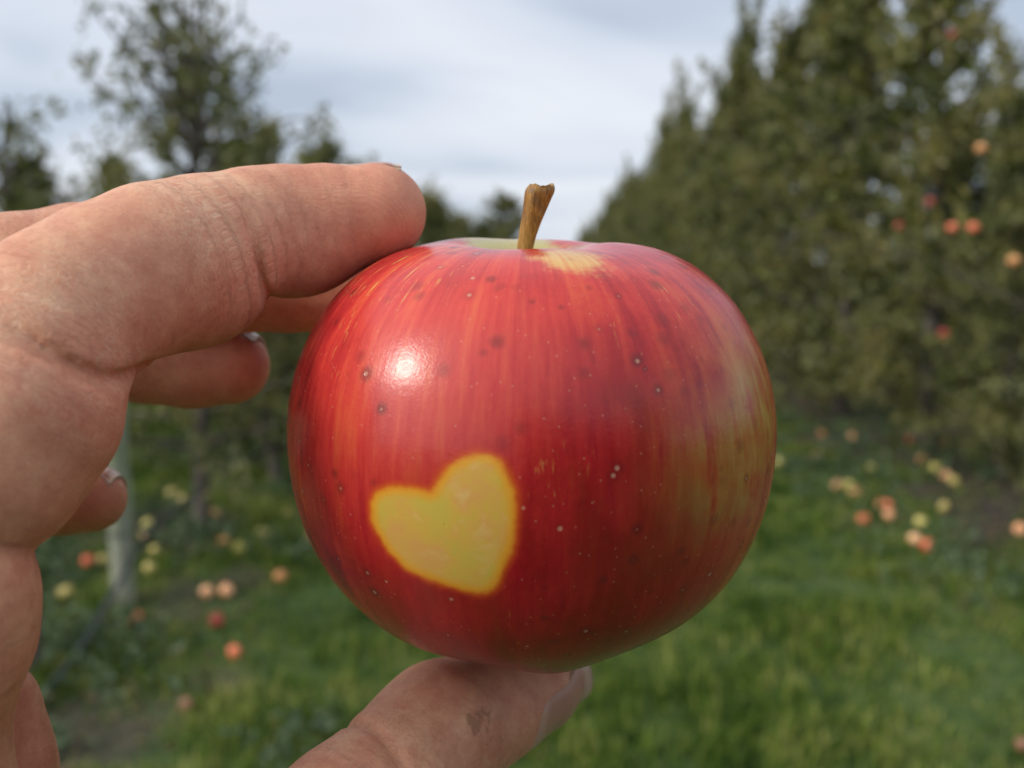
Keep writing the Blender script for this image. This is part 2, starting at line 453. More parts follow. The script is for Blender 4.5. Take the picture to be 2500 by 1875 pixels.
for k, (y, h) in enumerate(zip(right_y, right_h)):
    if k == 0: lab = 'low dense apple tree nearest the camera at the right edge of the photo'
    elif k == 1: lab = 'shorter leafy apple tree at the right edge, second of the tall row'
    elif k < 10: lab = f'{ords[k]} tall dense apple tree counted from the camera in the right hand row'
    else: lab = 'distant dense apple tree merging into the far end of the right hand row'
    tree(DENSE[k % 4], 2.95 + rt.uniform(-.1, .15), y, rt.uniform(0, 6.28), 1.0 * (h if h < .7 else 1), lab, GR, sz=h if k < 4 else h * rt.uniform(.93, 1.13))
left_y = [3.05, 4.65, 5.75, 6.8, 7.9, 9.1, 10.4, 12.0, 13.5, 15.2, 17, 19, 21.5, 24, 27, 31, 36, 42, 49, 57, 66, 77, 90]
for k, y in enumerate(left_y):
    if k == 0: m, lab = THIN, 'thin sparse young apple tree standing at the left edge of the photo'
    elif k == 1: m, lab = BIG, 'open crowned apple tree towering above the index finger'
    elif k < 8: m, lab = YOUNG[k % 3], f'{ords[k]} slim young apple tree from the camera in the left hand row'
    else: m, lab = YOUNG[k % 3], 'distant slim apple tree merging into the far end of the left hand row'
    tree(m, (-1.95 if k == 0 else -1.85 + rt.uniform(-.08, .08)), y, rt.uniform(0, 6.28) + (3.0 if k == 1 else 0), 1.0 if k < 8 else 1.1, lab, GL, sz=1.0 if k < 2 else (.97 if k == 2 else rt.uniform(.92, 1.08)))
# rows behind the left one, seen through its gaps
for k, y in enumerate([5.5, 6.9, 8.3, 9.8, 11.4, 13.2, 15.2, 17.6, 20.5, 24]):
    tree(YOUNG[(k + 1) % 3], -5.1 + rt.uniform(-.1, .1), y, rt.uniform(0, 6.28), 1.15, f'{ords[k]} bushy apple tree in the next row beyond the young left hand row', 'apple trees of the next row to the left', sz=rt.uniform(.98, 1.18))
for k, y in enumerate([4.9, 6.2, 7.6, 9.1, 10.6, 12.2, 14.0, 16.0]):
    tree(DENSE[(k + 2) % 4], 6.9, y, rt.uniform(0, 6.28), 1.0, f'{ords[k]} apple tree of the next row glimpsed behind the tall right hand row', 'apple trees of the next row to the right', sz=.80)
m = ROUND
e = tree(m, -3.2, 62, 0.4, 1.0, 'round dark tree closing the far end of the aisle behind the apple stem', None, cat='tree', name='round_tree')

# ------------------------------------------------------------------ post, hose
g = on_ground(303, 1478)
rng = np.random.default_rng(3)
hts = np.linspace(-.1, 1.28, 25)
pv, pf = tube(np.stack([0.004 * np.sin(hts * 3), 0.01 * hts, hts], 1), 0.049 + rng.normal(0, .0008, 25), 20)
post = mesh_np('wooden_post', pv, pf)
o = link('wooden_post', post, M_post, loc=(g.x, g.y, 0))
tag(o, 'weathered grey wooden post standing behind the curled fingers, left row', 'post')
mdc = mesh_np('end_grain', np.array([[.047 * math.cos(a), .047 * math.sin(a) + .0128, 1.282] for a in np.linspace(0, 2 * np.pi, 20, endpoint=False)]), np.arange(20).reshape(1, 20), False)
link('end_grain', mdc, M_post, o)
wv, wf = tube([[.053 * math.cos(a), .053 * math.sin(a), .335 + .006 * math.sin(3 * a)] for a in np.linspace(0, 2 * np.pi, 17)], [.004] * 17, 6)
link('tie_wire', mesh_np('tie_wire', wv, wf), M_hose, o)

hp = []
for Yh in np.linspace(1.6, 16, 60):
    zz = .30 + .03 * math.sin(Yh * 1.7) - (max(0, 3.75 - Yh)) * .30
    xh = -1.83 + .02 * math.sin(Yh * 2.1) + (0.10 * max(0, 3.75 - Yh))
    hp.append([xh, Yh, max(.03, zz)])
hv, hf = tube(hp, [.011] * len(hp), 8)
tag(link('irrigation_hose', mesh_np('irrigation_hose', hv, hf), M_hose), 'dark irrigation hose strung low along the left row of trees', 'hose')

# ------------------------------------------------------------------ weeds (stuff)
rw = np.random.default_rng(17)
n = 1500
x = np.concatenate([rw.uniform(-3.2, -.7, n), rw.uniform(1.6, 4.0, n // 4)]); y = np.concatenate([rw.uniform(2.2, 9, n), rw.uniform(3.8, 9, n // 4)])
cl = vnoise(np.stack([x, y], 1) * 1.6, 33); k = cl > .45; x, y = x[k], y[k]
ps = []
for xx, yy in zip(x, y):
    m_ = rw.integers(8, 20); rr_ = rw.uniform(.03, .09)
    q = rw.normal(0, rr_, (m_, 3)); q[:, 2] = np.abs(q[:, 2]) * .8 + .01
    ps.append(q + [xx, yy, 0])
ps = np.concatenate(ps); ps[:, 2] += gz(ps[:, 0], ps[:, 1])
lv, lf, lr = leaf_quads(ps, 0.05, rw, droop=-.2, aspect=.6)
me = mesh_np('weeds', lv, lf, False); add_attr(me, 'rnd', lr)
tag(link('weeds', me, M_weed), 'low broad leaved weeds and clover along the foot of the rows', 'weeds', kind='stuff')
# fallen leaves and litter under the rows
n = 5000
x = np.concatenate([rw.uniform(1.8, 4.2, n), rw.uniform(-2.7, -1.2, n // 3)]); y = np.concatenate([rw.uniform(3.5, 16, n), rw.uniform(2.2, 9, n // 3)])
ps = np.stack([x, y, gz(x, y) + .012], 1)
lv, lf, lr = leaf_quads(ps, 0.055, rw, droop=0.0, aspect=.6)
lv[:, 2] = gz(lv[:, 0], lv[:, 1]) + .008 + .25 * (lv[:, 2] - gz(lv[:, 0], lv[:, 1]) - .012) + rw.uniform(0, .01, len(lv))
me = mesh_np('fallen_leaves', lv, lf, False); add_attr(me, 'rnd', lr)
M_litter = leaf_material('dry_leaves', [(0.15, (0.06, 0.04, 0.022)), (0.5, (0.12, 0.08, 0.04)), (0.85, (0.24, 0.19, 0.09))], (0.16, 0.12, 0.07))
tag(link('fallen_leaves', me, M_litter), 'dry brown fallen leaves scattered on the soil under the trees', 'fallen leaves', kind='stuff')

# ------------------------------------------------------------------ apple shape
TH = np.radians([0, 4, 8, 12, 17, 22, 32, 41, 53, 65, 77, 86, 95, 104, 117, 128, 147, 157, 165, 172, 180])
RH = np.array([20.8, 22.8, 26.9, 29.9, 31.9, 33.2, 35.1, 36.2, 36.7, 36.5, 36.0, 35.5, 35.1, 34.8, 34.3, 33.6, 32.0, 31.3, 30.1, 27.5, 25.5])
tt_ = np.linspace(0, np.pi, 721); rr_ = np.interp(tt_, TH, RH)
kern = np.exp(-np.linspace(-2, 2, 41) ** 2); kern /= kern.sum()
pad = np.concatenate([rr_[40:0:-1], rr_, rr_[-2:-42:-1]]); rr_ = np.convolve(pad, kern, 'same')[40:-40]
def rho(theta, phi):
    b = np.interp(theta, tt_, rr_)
    s = np.sin(theta)
    top = np.exp(-((theta - .42) / .3) ** 2); bot = np.exp(-((theta - 2.7) / .3) ** 2)
    b = b + top * (0.3 * np.cos(5 * phi + .6) * .5 + 0.55 * np.cos(phi - 2.2)) + bot * .9 * np.cos(5 * phi + .6)
    return b + s * (.25 * np.cos(2 * phi + 1) + .3 * np.cos(3 * phi + .3))
A_C = cs(1290, 1096, 134)
tf, tr_ = R(10.5), R(-0.8)
Uv = np.array([math.sin(tr_), math.cos(tf), math.sin(tf)]); Uv /= np.linalg.norm(Uv)
Xv = np.array([1, 0, 0]) - Uv * Uv[0]; Xv /= np.linalg.norm(Xv); Yv = np.cross(Uv, Xv)   # Yv points away from camera
AR = np.stack([Xv, Yv, Uv], 1)      # columns: local axes in camera space
def to_local(p): return (p - A_C) @ AR
def apple_sdf(p):
    q = to_local(p); r = np.linalg.norm(q, axis=-1) + 1e-9
    return (r - rho(np.arccos(np.clip(q[..., 2] / r, -1, 1)), np.arctan2(q[..., 1], q[..., 0]))) * .95
def hit_apple(px, py):
    d = cs(px, py, 1.0); d = d / np.linalg.norm(d); tcur = 60.0
    for _ in range(80):
        s = apple_sdf((d * tcur)[None])[0]; tcur += s * .8
    return to_local(d * tcur)

nt_, np_ = 420, 720
th = np.linspace(0, np.pi, nt_ + 1); ph = np.linspace(0, 2 * np.pi, np_, endpoint=False)
T2, P2 = np.meshgrid(th[1:-1], ph, indexing='ij')
rr2 = rho(T2, P2)
V = np.stack([rr2 * np.sin(T2) * np.cos(P2), rr2 * np.sin(T2) * np.sin(P2), rr2 * np.cos(T2)], -1).reshape(-1, 3)
r0, r1 = np.interp(0, tt_, rr_), np.interp(np.pi, tt_, rr_)
idx = np.arange((nt_ - 1) * np_).reshape(nt_ - 1, np_)
nxt = np.roll(idx, -1, axis=1)
Fq = np.stack([idx[:-1].ravel(), idx[1:].ravel(), nxt[1:].ravel(), nxt[:-1].ravel()], 1)
V = V.astype(np.float64)
# heart mark: outline located on the skin, kept in the tangent plane of the mark
hc = hit_apple(1080, 1290)
hn = hc / np.linalg.norm(hc)
hx = np.cross([0, 0, 1], hn); hx /= np.linalg.norm(hx); hy = np.cross(hn, hx)
HEART = [(1168, 1110), (1120, 1128), (1085, 1165), (1066, 1205), (1045, 1213), (1010, 1203), (960, 1193), (925, 1200), (903, 1230), (908, 1275), (935, 1325), (975, 1375), (1030, 1408), (1100, 1430), (1160, 1446), (1185, 1452), (1205, 1438), (1225, 1395), (1245, 1345), (1256, 1290), (1256, 1225), (1245, 1165), (1222, 1125), (1198, 1112)]
hp2 = []
for q in HEART:
    L = hit_apple(*q); hp2.append([(L - hc) @ hx, (L - hc) @ hy])
hp2 = np.array(hp2); hp2 = hp2.mean(0) + (hp2 - hp2.mean(0)) * .93
# round the outline (Chaikin)
for _ in range(2):
    a_ = hp2 * .75 + np.roll(hp2, -1, 0) * .25; b_ = hp2 * .25 + np.roll(hp2, -1, 0) * .75
    hp2 = np.stack([a_, b_], 1).reshape(-1, 2)
def poly_sd(q, poly):
    d2 = np.full(len(q), 1e9); inside = np.zeros(len(q), bool)
    for i in range(len(poly)):
        a, b = poly[i], poly[(i + 1) % len(poly)]; e_ = b - a; w_ = q - a
        tt = np.clip((w_ @ e_) / (e_ @ e_), 0, 1); dd = w_ - tt[:, None] * e_
        d2 = np.minimum(d2, (dd ** 2).sum(1))
        c1 = (a[1] <= q[:, 1]) != (b[1] <= q[:, 1])
        xx = a[0] + (q[:, 1] - a[1]) / np.where(abs(e_[1]) < 1e-12, 1e-12, e_[1]) * e_[0]
        inside ^= c1 & (q[:, 0] < xx)
    return np.where(inside, -1, 1) * np.sqrt(d2)
near = (V @ hn) > 5
sd = np.full(len(V), 20.0)
q2 = np.stack([(V[near] - hc) @ hx, (V[near] - hc) @ hy], 1)
sdn = np.full(len(q2), 20.0); cl = np.hypot(q2[:, 0], q2[:, 1]) < 20
sdn[cl] = poly_sd(q2[cl], hp2); sd[near] = sdn
V = V + (V / np.linalg.norm(V, axis=1, keepdims=True)) * (-0.02 * np.clip(-sd / 2, 0, 1))[:, None]
def blob(px, py, rad, pw=1.0):
    L = hit_apple(px, py); return np.exp(-(np.linalg.norm(V - L, axis=1) / rad) ** 2 * pw)
olive = np.clip(blob(1800, 1090, 10) * .7 + blob(1860, 950, 8) * .8 + blob(1765, 1190, 9) * .55 + blob(1680, 1260, 7) * .3 + blob(1640, 1140, 5) * .2 + blob(1868, 1150, 7) * .6, 0, 1)
Lt = hit_apple(1395, 628); spot = np.linalg.norm((V - Lt) * [1, 1, 1], axis=1)
topy = np.clip(np.exp(-(spot / 5.0) ** 2) * 1.2 + np.exp(-(np.hypot(V[:, 0], V[:, 1]) / 9.5) ** 4) * (V[:, 2] > 0), 0, 1)
topy = np.clip(topy + (V[:, 2] > 18) * np.exp(-((np.linalg.norm(V - np.array([-4.0, 11.0, 31.5]), axis=1)) / 7.5) ** 4), 0, 1)
lft = np.clip(blob(985, 640, 9) * .9 + blob(740, 850, 7) * .6, 0, 1)
crimson_shade = np.clip(blob(1450, 1420, 20) + blob(1500, 960, 8) * .3 + blob(1490, 1010, 6) * .7 + blob(760, 1050, 5) * .6 + blob(790, 1150, 6) * .5 + blob(1200, 1560, 18) * .7 + blob(1040, 1490, 10) * .5 + blob(1420, 1560, 14) * .7, 0, 1)  # crimson patches; the lower blobs also paint in shade on the underside
cwash = blob(1000, 900, 16) * .8 + blob(1250, 780, 14) * .5 + blob(900, 1000, 12) * .4
me = mesh_np('apple', V * .001, Fq)
for nm, ar in (('heart', sd), ('olive', olive), ('topy', topy), ('lft', lft), ('crimson_shade', crimson_shade), ('wash', np.clip(cwash, 0, 1))): add_attr(me, nm, ar)

t = MT('apple_skin'); tcn = t.n('ShaderNodeTexCoord')
mm = t.n('ShaderNodeVectorMath', operation='SCALE'); mm.inputs['Scale'].default_value = 1000; t.l(tcn.outputs['Object'], mm.inputs[0]); MMv = mm.outputs[0]
flat = t.n('ShaderNodeVectorMath', operation='MULTIPLY'); t.l(MMv, flat.inputs[0]); flat.inputs[1].default_value = (1, 1, 0)
nrm = t.n('ShaderNodeVectorMath', operation='NORMALIZE'); t.l(flat.outputs[0], nrm.inputs[0])
sxyz = t.n('ShaderNodeSeparateXYZ'); t.l(MMv, sxyz.inputs[0])
def streak(kxy, kz, off=0.0):
    s_ = t.n('ShaderNodeVectorMath', operation='SCALE'); s_.inputs['Scale'].default_value = kxy; t.l(nrm.outputs[0], s_.inputs[0])
    c_ = t.n('ShaderNodeCombineXYZ'); t.l(t.math('ADD', t.math('MULTIPLY', sxyz.outputs[2], kz), off), c_.inputs[2])
    a_ = t.n('ShaderNodeVectorMath', operation='ADD'); t.l(s_.outputs[0], a_.inputs[0]); t.l(c_.outputs[0], a_.inputs[1])
    return a_.outputs[0]
s1 = t.noise(streak(9, 0.06), 1.0, 4, .55, .15)
s2 = t.noise(streak(26, 0.10, 7), 1.0, 4, .6, .1)
s3 = t.noise(streak(60, 0.35, 3), 1.0, 3, .6)
bl = t.noise(MMv, 0.13, 4, .6)
fine = t.noise(MMv, 1.3, 4, .65)
v = t.math('ADD', t.math('ADD', t.math('MULTIPLY', s1, .40), t.math('MULTIPLY', s2, .20)), t.math('ADD', t.math('MULTIPLY', bl, .30), t.math('MULTIPLY', fine, .10)))
red = t.ramp(v, [(0.38, (0.26, 0.006, 0.014)), (0.46, (0.44, 0.014, 0.020)), (0.53, (0.60, 0.032, 0.026)), (0.64, (0.70, 0.10, 0.034))])
wsh = t.ramp(s2, [(.36, (0.63, 0.055, 0.045)), (.55, (0.68, 0.085, 0.058)), (.72, (0.72, 0.14, 0.065))])
red = t.mix(t.math('MULTIPLY', t.attr('wash'), .6), red, wsh)
# yellow-olive ground colour breaking through on the right
yel = t.ramp(t.math('ADD', t.math('MULTIPLY', s2, .35), t.math('MULTIPLY', bl, .65)), [(0.36, (0.40, 0.090, 0.024)), (0.5, (0.44, 0.18, 0.036)), (0.62, (0.48, 0.29, 0.065))])
om = t.math('MULTIPLY', t.attr('olive'), t.step(t.math('ADD', t.math('MULTIPLY', s1, .45), t.math('ADD', t.math('MULTIPLY', s2, .25), t.math('MULTIPLY', bl, .3))), 0.30, 0.54), clamp=True)
col = t.mix(om, red, yel)
dk = t.math('MULTIPLY', t.attr('crimson_shade'), t.step(t.math('ADD', t.math('MULTIPLY', bl, .5), t.math('MULTIPLY', s1, .5)), .32, .6))
col = t.mix(t.math('MULTIPLY', dk, .8), col, (0.19, 0.006, 0.008))  # deep red skin, with the underside's shade mixed into the colour
# yellow around the stem cavity
tm = t.step(t.math('ADD', t.attr('topy'), t.math('MULTIPLY', t.math('SUBTRACT', t.noise(MMv, .45, 5, .65), .5), 1.3)), .25, .95)
topc = t.ramp(s2, [(0.35, (0.66, 0.24, 0.06)), (0.62, (0.68, 0.42, 0.13))])
cav = t.math('LESS_THAN', t.n('ShaderNodeVectorMath', operation='LENGTH').outputs[1], 0)
ln = t.n('ShaderNodeVectorMath', operation='LENGTH'); t.l(flat.outputs[0], ln.inputs[0])
incav = t.math('MULTIPLY', t.step(ln.outputs[1], 15.0, 9.0), t.math('GREATER_THAN', sxyz.outputs[2], 0))
topc = t.mix(incav, topc, (0.46, 0.40, 0.15))
col = t.mix(tm, col, topc)
# thin golden flecks
fl = t.math('MULTIPLY', t.step(s3, .60, .67), t.step(t.math('ADD', t.math('MULTIPLY', t.attr('lft'), .6), t.noise(MMv, .09, 2)), .60, .80))
col = t.mix(t.math('MULTIPLY', fl, .75), col, (0.66, 0.42, 0.10))
# lenticels
vo = t.n('ShaderNodeTexVoronoi', i_Scale=0.31, i_Randomness=1.0); t.l(MMv, vo.inputs['Vector'])
vd = vo.outputs['Distance']
csz = t.n('ShaderNodeSeparateColor'); t.l(vo.outputs['Color'], csz.inputs[0])
rad = t.math('MULTIPLY_ADD', csz.outputs[0], 0.055, 0.030)
halo = t.math('SUBTRACT', 1.0, t.step(t.math('DIVIDE', vd, rad), 1.0, 6.0))
halo = t.math('MULTIPLY', halo, t.math('MULTIPLY', csz.outputs[1], .75))
dot = t.math('SUBTRACT', 1.0, t.step(t.math('DIVIDE', vd, rad), .8, 1.5))
col = t.mix(halo, col, (0.15, 0.015, 0.015))
col = t.mix(t.math('MULTIPLY', dot, .55), col, (0.62, 0.36, 0.24))
vo2 = t.n('ShaderNodeTexVoronoi', i_Scale=0.75, i_Randomness=1.0); t.l(MMv, vo2.inputs['Vector'])
dot2 = t.math('SUBTRACT', 1.0, t.step(vo2.outputs['Distance'], .05, .12))
col = t.mix(t.math('MULTIPLY', dot2, .4), col, (0.62, 0.34, 0.22))
# the heart
hd = t.math('ADD', t.attr('heart'), t.math('MULTIPLY', t.math('SUBTRACT', t.noise(MMv, .5, 3), .5), .9))
hcol = t.ramp(t.noise(MMv, .16, 3, .6), [(0.40, (0.58, 0.43, 0.075)), (0.52, (0.64, 0.40, 0.075)), (0.62, (0.66, 0.36, 0.095))])
hcol = t.mix(t.step(t.noise(MMv, .30, 4, .6, .6), .54, .80), hcol, (0.68, 0.45, 0.17))
glow = t.ramp(t.step(hd, 0.0, 2.4), [(0.0, (0.72, 0.34, 0.03)), (0.35, (0.62, 0.11, 0.012)), (1.0, (0.50, 0.02, 0.012))])
col = t.mix(t.math('SUBTRACT', 1.0, t.step(hd, .3, 1.9)), col, glow)
col = t.mix(t.math('SUBTRACT', 1.0, t.step(hd, -.9, .4)), col, hcol)
voh = t.n('ShaderNodeTexVoronoi', i_Scale=0.3, i_Randomness=1.0); t.l(MMv, voh.inputs['Vector'])
col = t.mix(t.math('MULTIPLY', t.math('MULTIPLY', t.math('LESS_THAN', hd, -.5), t.math('SUBTRACT', 1.0, t.step(voh.outputs['Distance'], .05, .1))), .7), col, (0.2, 0.13, 0.03))
h1 = t.math('ADD', t.math('MULTIPLY', fine, .5), t.math('MULTIPLY', s3, .25))
h1 = t.math('SUBTRACT', h1, t.math('MULTIPLY', dot, .5))
bmp = t.bump(h1, 0.00006, 1.0)
micro = t.noise(MMv, 4.0, 2)
bmp = t.bump(micro, 0.00002, 1.0, bmp)
rgh = t.math('ADD', 0.15, t.math('MULTIPLY', fine, .16))
b = t.bsdf(col, rgh, Normal=bmp)
b.inputs['Specular IOR Level'].default_value = 0.43
b.inputs['Coat Weight'].default_value = 0.05; b.inputs['Coat Roughness'].default_value = 0.10
b.inputs['Subsurface Weight'].default_value = 0.06; b.inputs['Subsurface Scale'].default_value = 0.002
b.inputs['Subsurface Radius'].default_value = (1, .3, .15)
M_apple = t.m
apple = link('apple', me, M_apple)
Mloc = Matrix.Identity(4)
for i in range(3):
    for j in range(3): Mloc[i][j] = float(AR[i, j])
    Mloc[i][3] = float(A_C[i]) * .001
apple.matrix_world = CM @ Mloc
tag(apple, 'big red apple with a yellow heart mark on its skin, held between finger and thumb', 'apple')

# stem
base = np.array([0.0, 0.0, 21.0]); top = np.array([2.3, -0.6, 39.0])
ns, nr = 60, 40; SV = []
rs = np.random.default_rng(8)
kn = rs.normal(0, 1, (6, 8))
for i in range(ns):
    f = i / (ns - 1)
    c_ = base + (top - base) * f + np.array([-1.3 * math.sin(math.pi * f), .2, 0]) * 1.0
    rad_ = 1.15 + .10 * f + 0.62 * max(0, (f - .5) / .5) ** 1.6
    rad_ *= 1 - .28 * max(0, (f - .93) / .07) ** 2
    for k in range(nr):
        a_ = 2 * math.pi * k / nr
        wob = 1 + .06 * math.sin(3 * a_ + 2 * f) + .025 * math.sin(7 * a_ + 9 * f) + .05 * math.sin(11 * f + a_) 
        ell = 1.0 + .25 * max(0, (f - .6) / .4) * math.cos(a_) ** 2
        zj = (.16 * math.sin(2 * a_ + 1) + .08 * math.sin(5 * a_) + .04 * math.sin(9 * a_ + 2)) * max(0, (f - .93) / .07)
        SV.append(c_ + np.array([rad_ * wob * ell * math.cos(a_), rad_ * wob * math.sin(a_), zj]))
cap0 = len(SV)
for ring, rf in ((0, .6), (1, .25)):
    for k in range(nr):
        a_ = 2 * math.pi * k / nr
        SV.append(top + np.array([2.4 * rf * math.cos(a_), 2.1 * rf * math.sin(a_), -.35 + .35 * math.sin(5 * a_ + ring * 2) * rf]))
SF = []
for i in range(ns + 1):
    for k in range(nr): SF.append([i * nr + k, i * nr + (k + 1) % nr, (i + 1) * nr + (k + 1) % nr, (i + 1) * nr + k])
sm = mesh_np('stem', np.array(SV) * .001, np.array(SF))
t = MT('apple_stem'); tcn = t.n('ShaderNodeTexCoord')
mm = t.n('ShaderNodeVectorMath', operation='SCALE'); mm.inputs['Scale'].default_value = 1000; t.l(tcn.outputs['Object'], mm.inputs[0])
sx = t.n('ShaderNodeSeparateXYZ'); t.l(mm.outputs[0], sx.inputs[0])
nzz = t.noise(t.mapping(mm.outputs[0], (1.6, 1.6, .3)), 1.2, 4, .6); n2 = t.noise(mm.outputs[0], .6, 4, .6)
cA = t.ramp(nzz, [(0.32, (0.19, 0.085, 0.016)), (0.5, (0.34, 0.165, 0.028)), (0.68, (0.47, 0.27, 0.065))])
cB = t.mix(t.math('MULTIPLY', t.math('MULTIPLY', t.step(n2, .45, .62), .55), t.step(sx.outputs[2], 29, 38.5)), cA, (0.10, 0.065, 0.035))
cC = t.mix(t.math('MULTIPLY', t.step(sx.outputs[2], 38.3, 39.5), t.step(n2, .42, .55)), cB, (0.5, 0.30, 0.13))
t.bsdf(cC, 0.5, Normal=t.bump(nzz, 0.0003)); 
link('stem', sm, t.m, apple)

# ------------------------------------------------------------------ the hand (signed distance field, mm, camera space)
def capsule(p, a, b, ra, rb, flat=None):
    ab = b - a; L2 = float(ab @ ab); q = p - a
    tt = np.clip((q @ ab) / L2, 0, 1)
    d = q - tt[..., None] * ab
    if flat is not None:
        ax, sc = flat; k = d @ ax; d = d + (k * (1 / sc - 1))[..., None] * ax
    return np.sqrt((d * d).sum(-1)) - (ra + (rb - ra) * tt)
def smin(a, b, k):
    h = np.clip(.5 + .5 * (b - a) / k, 0, 1)
    return b + (a - b) * h - k * h * (1 - h)
def pt(px, py, d): return cs(px, py, d)
def chain(lst): return [(pt(a, b, c), r) for a, b, c, r in lst]

INDEX = chain([(906, 528, 133, 7.0), (800, 540, 132, 8.1), (690, 553, 130, 8.6), (615, 570, 127, 9.0), (500, 614, 122, 10.2), (390, 655, 117, 10.9), (270, 704, 112, 10.5), (165, 760, 107, 10.1), (90, 880, 103, 10.1), (48, 1010, 100, 10.6), (-40, 1130, 98, 10.5), (-200, 1225, 97, 10.8)])
MIDDLE = chain([(850, 708, 153, 7.1), (700, 695, 153, 7.9), (560, 690, 150, 8.3), (330, 652, 146, 8.8), (200, 642, 142, 9.1), (40, 674, 137, 9.3), (-120, 760, 130, 9.6), (-260, 1000, 122, 10.6), (-330, 1250, 118, 11)])
RING = chain([(562, 893, 158, 6.9), (470, 890, 158, 7.5), (360, 872, 157, 7.9), (180, 830, 152, 8.3), (20, 840, 146, 8.8), (-180, 960, 136, 9.2), (-330, 1220, 130, 10)])
PINKY = chain([(224, 1218, 160, 6.0), (150, 1214, 160, 6.5), (60, 1195, 158, 6.9), (-80, 1130, 152, 7.3), (-250, 1180, 145, 8), (-380, 1420, 138, 9)])
THUMB = chain([(1304, 1674, 145, 7.4), (1190, 1722, 140, 8.9), (1085, 1785, 134, 9.8), (1015, 1850, 129, 9.7), (955, 1910, 124, 9.6), (850, 2010, 118, 10.2), (700, 2150, 112, 10.4), (500, 2320, 106, 11.2), (200, 2450, 101, 12.5), (-200, 2250, 100, 13)])
PALM = chain([(-270, 1280, 97, 11.0), (-300, 1550, 103, 15), (-600, 1900, 110, 17)])
PALM2 = chain([(-330, 1250, 118, 11.5), (-550, 1600, 120, 15), (-800, 1900, 120, 17)])
PALM3 = chain([(-380, 1420, 138, 10), (-600, 1750, 136, 14), (-850, 2000, 130, 17)])
WEB = chain([(-158, 1440, 95, 9.3), (-188, 1535, 96, 9.9), (-280, 1660, 98, 11.3), (-330, 1900, 100, 13.0), (-200, 2250, 100, 13)])
HEEL = chain([(-40, 1740, 122, 7.2), (-30, 1900, 122, 7.4), (-120, 2150, 118, 10), (-500, 2100, 118, 18)])
WRIST = [(cs(-600, 1950, 112), 19.0), (cs(-1150, 2350, 118), 24.0), (np.array([-165., -150., -80.]), 26.0), (np.array([-215., -230., -20.]), 30.0), (np.array([-270., -330., 70.]), 36.0)]

def seg_s(ch, reverse=False):
    L = [0.0]
    for i in range(len(ch) - 1): L.append(L[-1] + float(np.linalg.norm(ch[i + 1][0] - ch[i][0])))
    return L
def chain_sdf(p, ch, k=2.0):
    d = None
    for i in range(len(ch) - 1):
        e_ = capsule(p, ch[i][0], ch[i + 1][0], ch[i][1], ch[i + 1][1])
        d = e_ if d is None else smin(d, e_, k)
    return d
def sph(p, c, r): return np.linalg.norm(p - c, axis=-1) - r

def groove(p, d, c, n, depth, wdt, side, reach=8.0, curve=0.0):
    """a skin fold: around point c on the plane with normal n, strongest towards 'side'"""
    n = n / np.linalg.norm(n); side = side / np.linalg.norm(side)
    q = p - c; s_ = q @ n; rr = q - s_[..., None] * n
    tt = np.linalg.norm(rr, axis=-1) + 1e-6
    cosang = (rr @ side) / tt
    s_ = s_ + curve * (1 - cosang) * 4
    m = np.clip((cosang - .05) / .55, 0, 1); m = m * m * (3 - 2 * m)
    m = m * (tt < 16)
    return d + depth * m * np.exp(-(s_ / wdt) ** 2)

toC = np.array([0, 0, 1.0]); DN = np.array([0, -1.0, 0]); UPs = np.array([0, 1.0, 0]); RT = np.array([1.0, 0, 0])
def finger_index(p):
    d = chain_sdf(p, INDEX, 1.6)
    d = smin(d, sph(p, pt(930, 515, 133), 6.6), 2.5)
    # pad bulge of the middle phalanx, palm side
    d = smin(d, sph(p, pt(492, 706, 121.5), 7.6), 3)
    d = smin(d, sph(p, pt(740, 610, 131), 6.6), 4)
    ax = pt(720, 548, 130) - pt(520, 600, 123)
    d = groove(p, d, pt(640, 590, 128), np.array([1.0, .16, -.16]), 1.05, .5, DN * 1.3 + toC * .8, curve=0.0)
    ax2 = pt(330, 690, 115) - pt(110, 820, 104) + RT * 2
    d = groove(p, d, pt(185, 785, 108), np.array([.62, .78, .1]), 1.3, .8, RT * .9 - UPs * .75 + toC * .42, curve=-.15)
    d = groove(p, d, pt(60, 690, 106), np.array([.85, .3, .1]), .5, .5, UPs + toC * .8)
    return d
def finger_thumb(p):
    d = chain_sdf(p, THUMB, 2.0)
    d = smin(d, sph(p, pt(1065, 1770, 132), 7.8), 4)
    axt = pt(1090, 1762, 134) - pt(845, 2008, 116)
    d = groove(p, d, pt(940, 1915, 122.5), axt * .8 + RT * 6, 1.1, .8, -RT + UPs * .6 + toC * .7, curve=.25)
    return d
def hand_parts(p):
    return dict(index=finger_index(p), thumb=finger_thumb(p),
        middle=chain_sdf(p, MIDDLE), ring=chain_sdf(p, RING), pinky=chain_sdf(p, PINKY),
        palm=smin(smin(chain_sdf(p, PALM, 6), chain_sdf(p, PALM2, 6), 10), chain_sdf(p, PALM3, 6), 10),
        web=chain_sdf(p, WEB, 6), heel=chain_sdf(p, HEEL, 6), wrist=chain_sdf(p, WRIST, 12))
def hand_sdf(p):
    h = hand_parts(p)
    far = smin(smin(h['middle'], h['ring'], .8), h['pinky'], .8)
    d = smin(smin(smin(h['palm'], h['wrist'], 14), far, 6), h['heel'], 5)
    wt = smin(h['web'], h['thumb'], 3)
    d = smin(d, wt, 2)
    d = smin(d, h['index'], .7)
    ap = apple_sdf(p)
    # flesh yields to the apple
    return np.maximum(d, -(ap - 0.02))

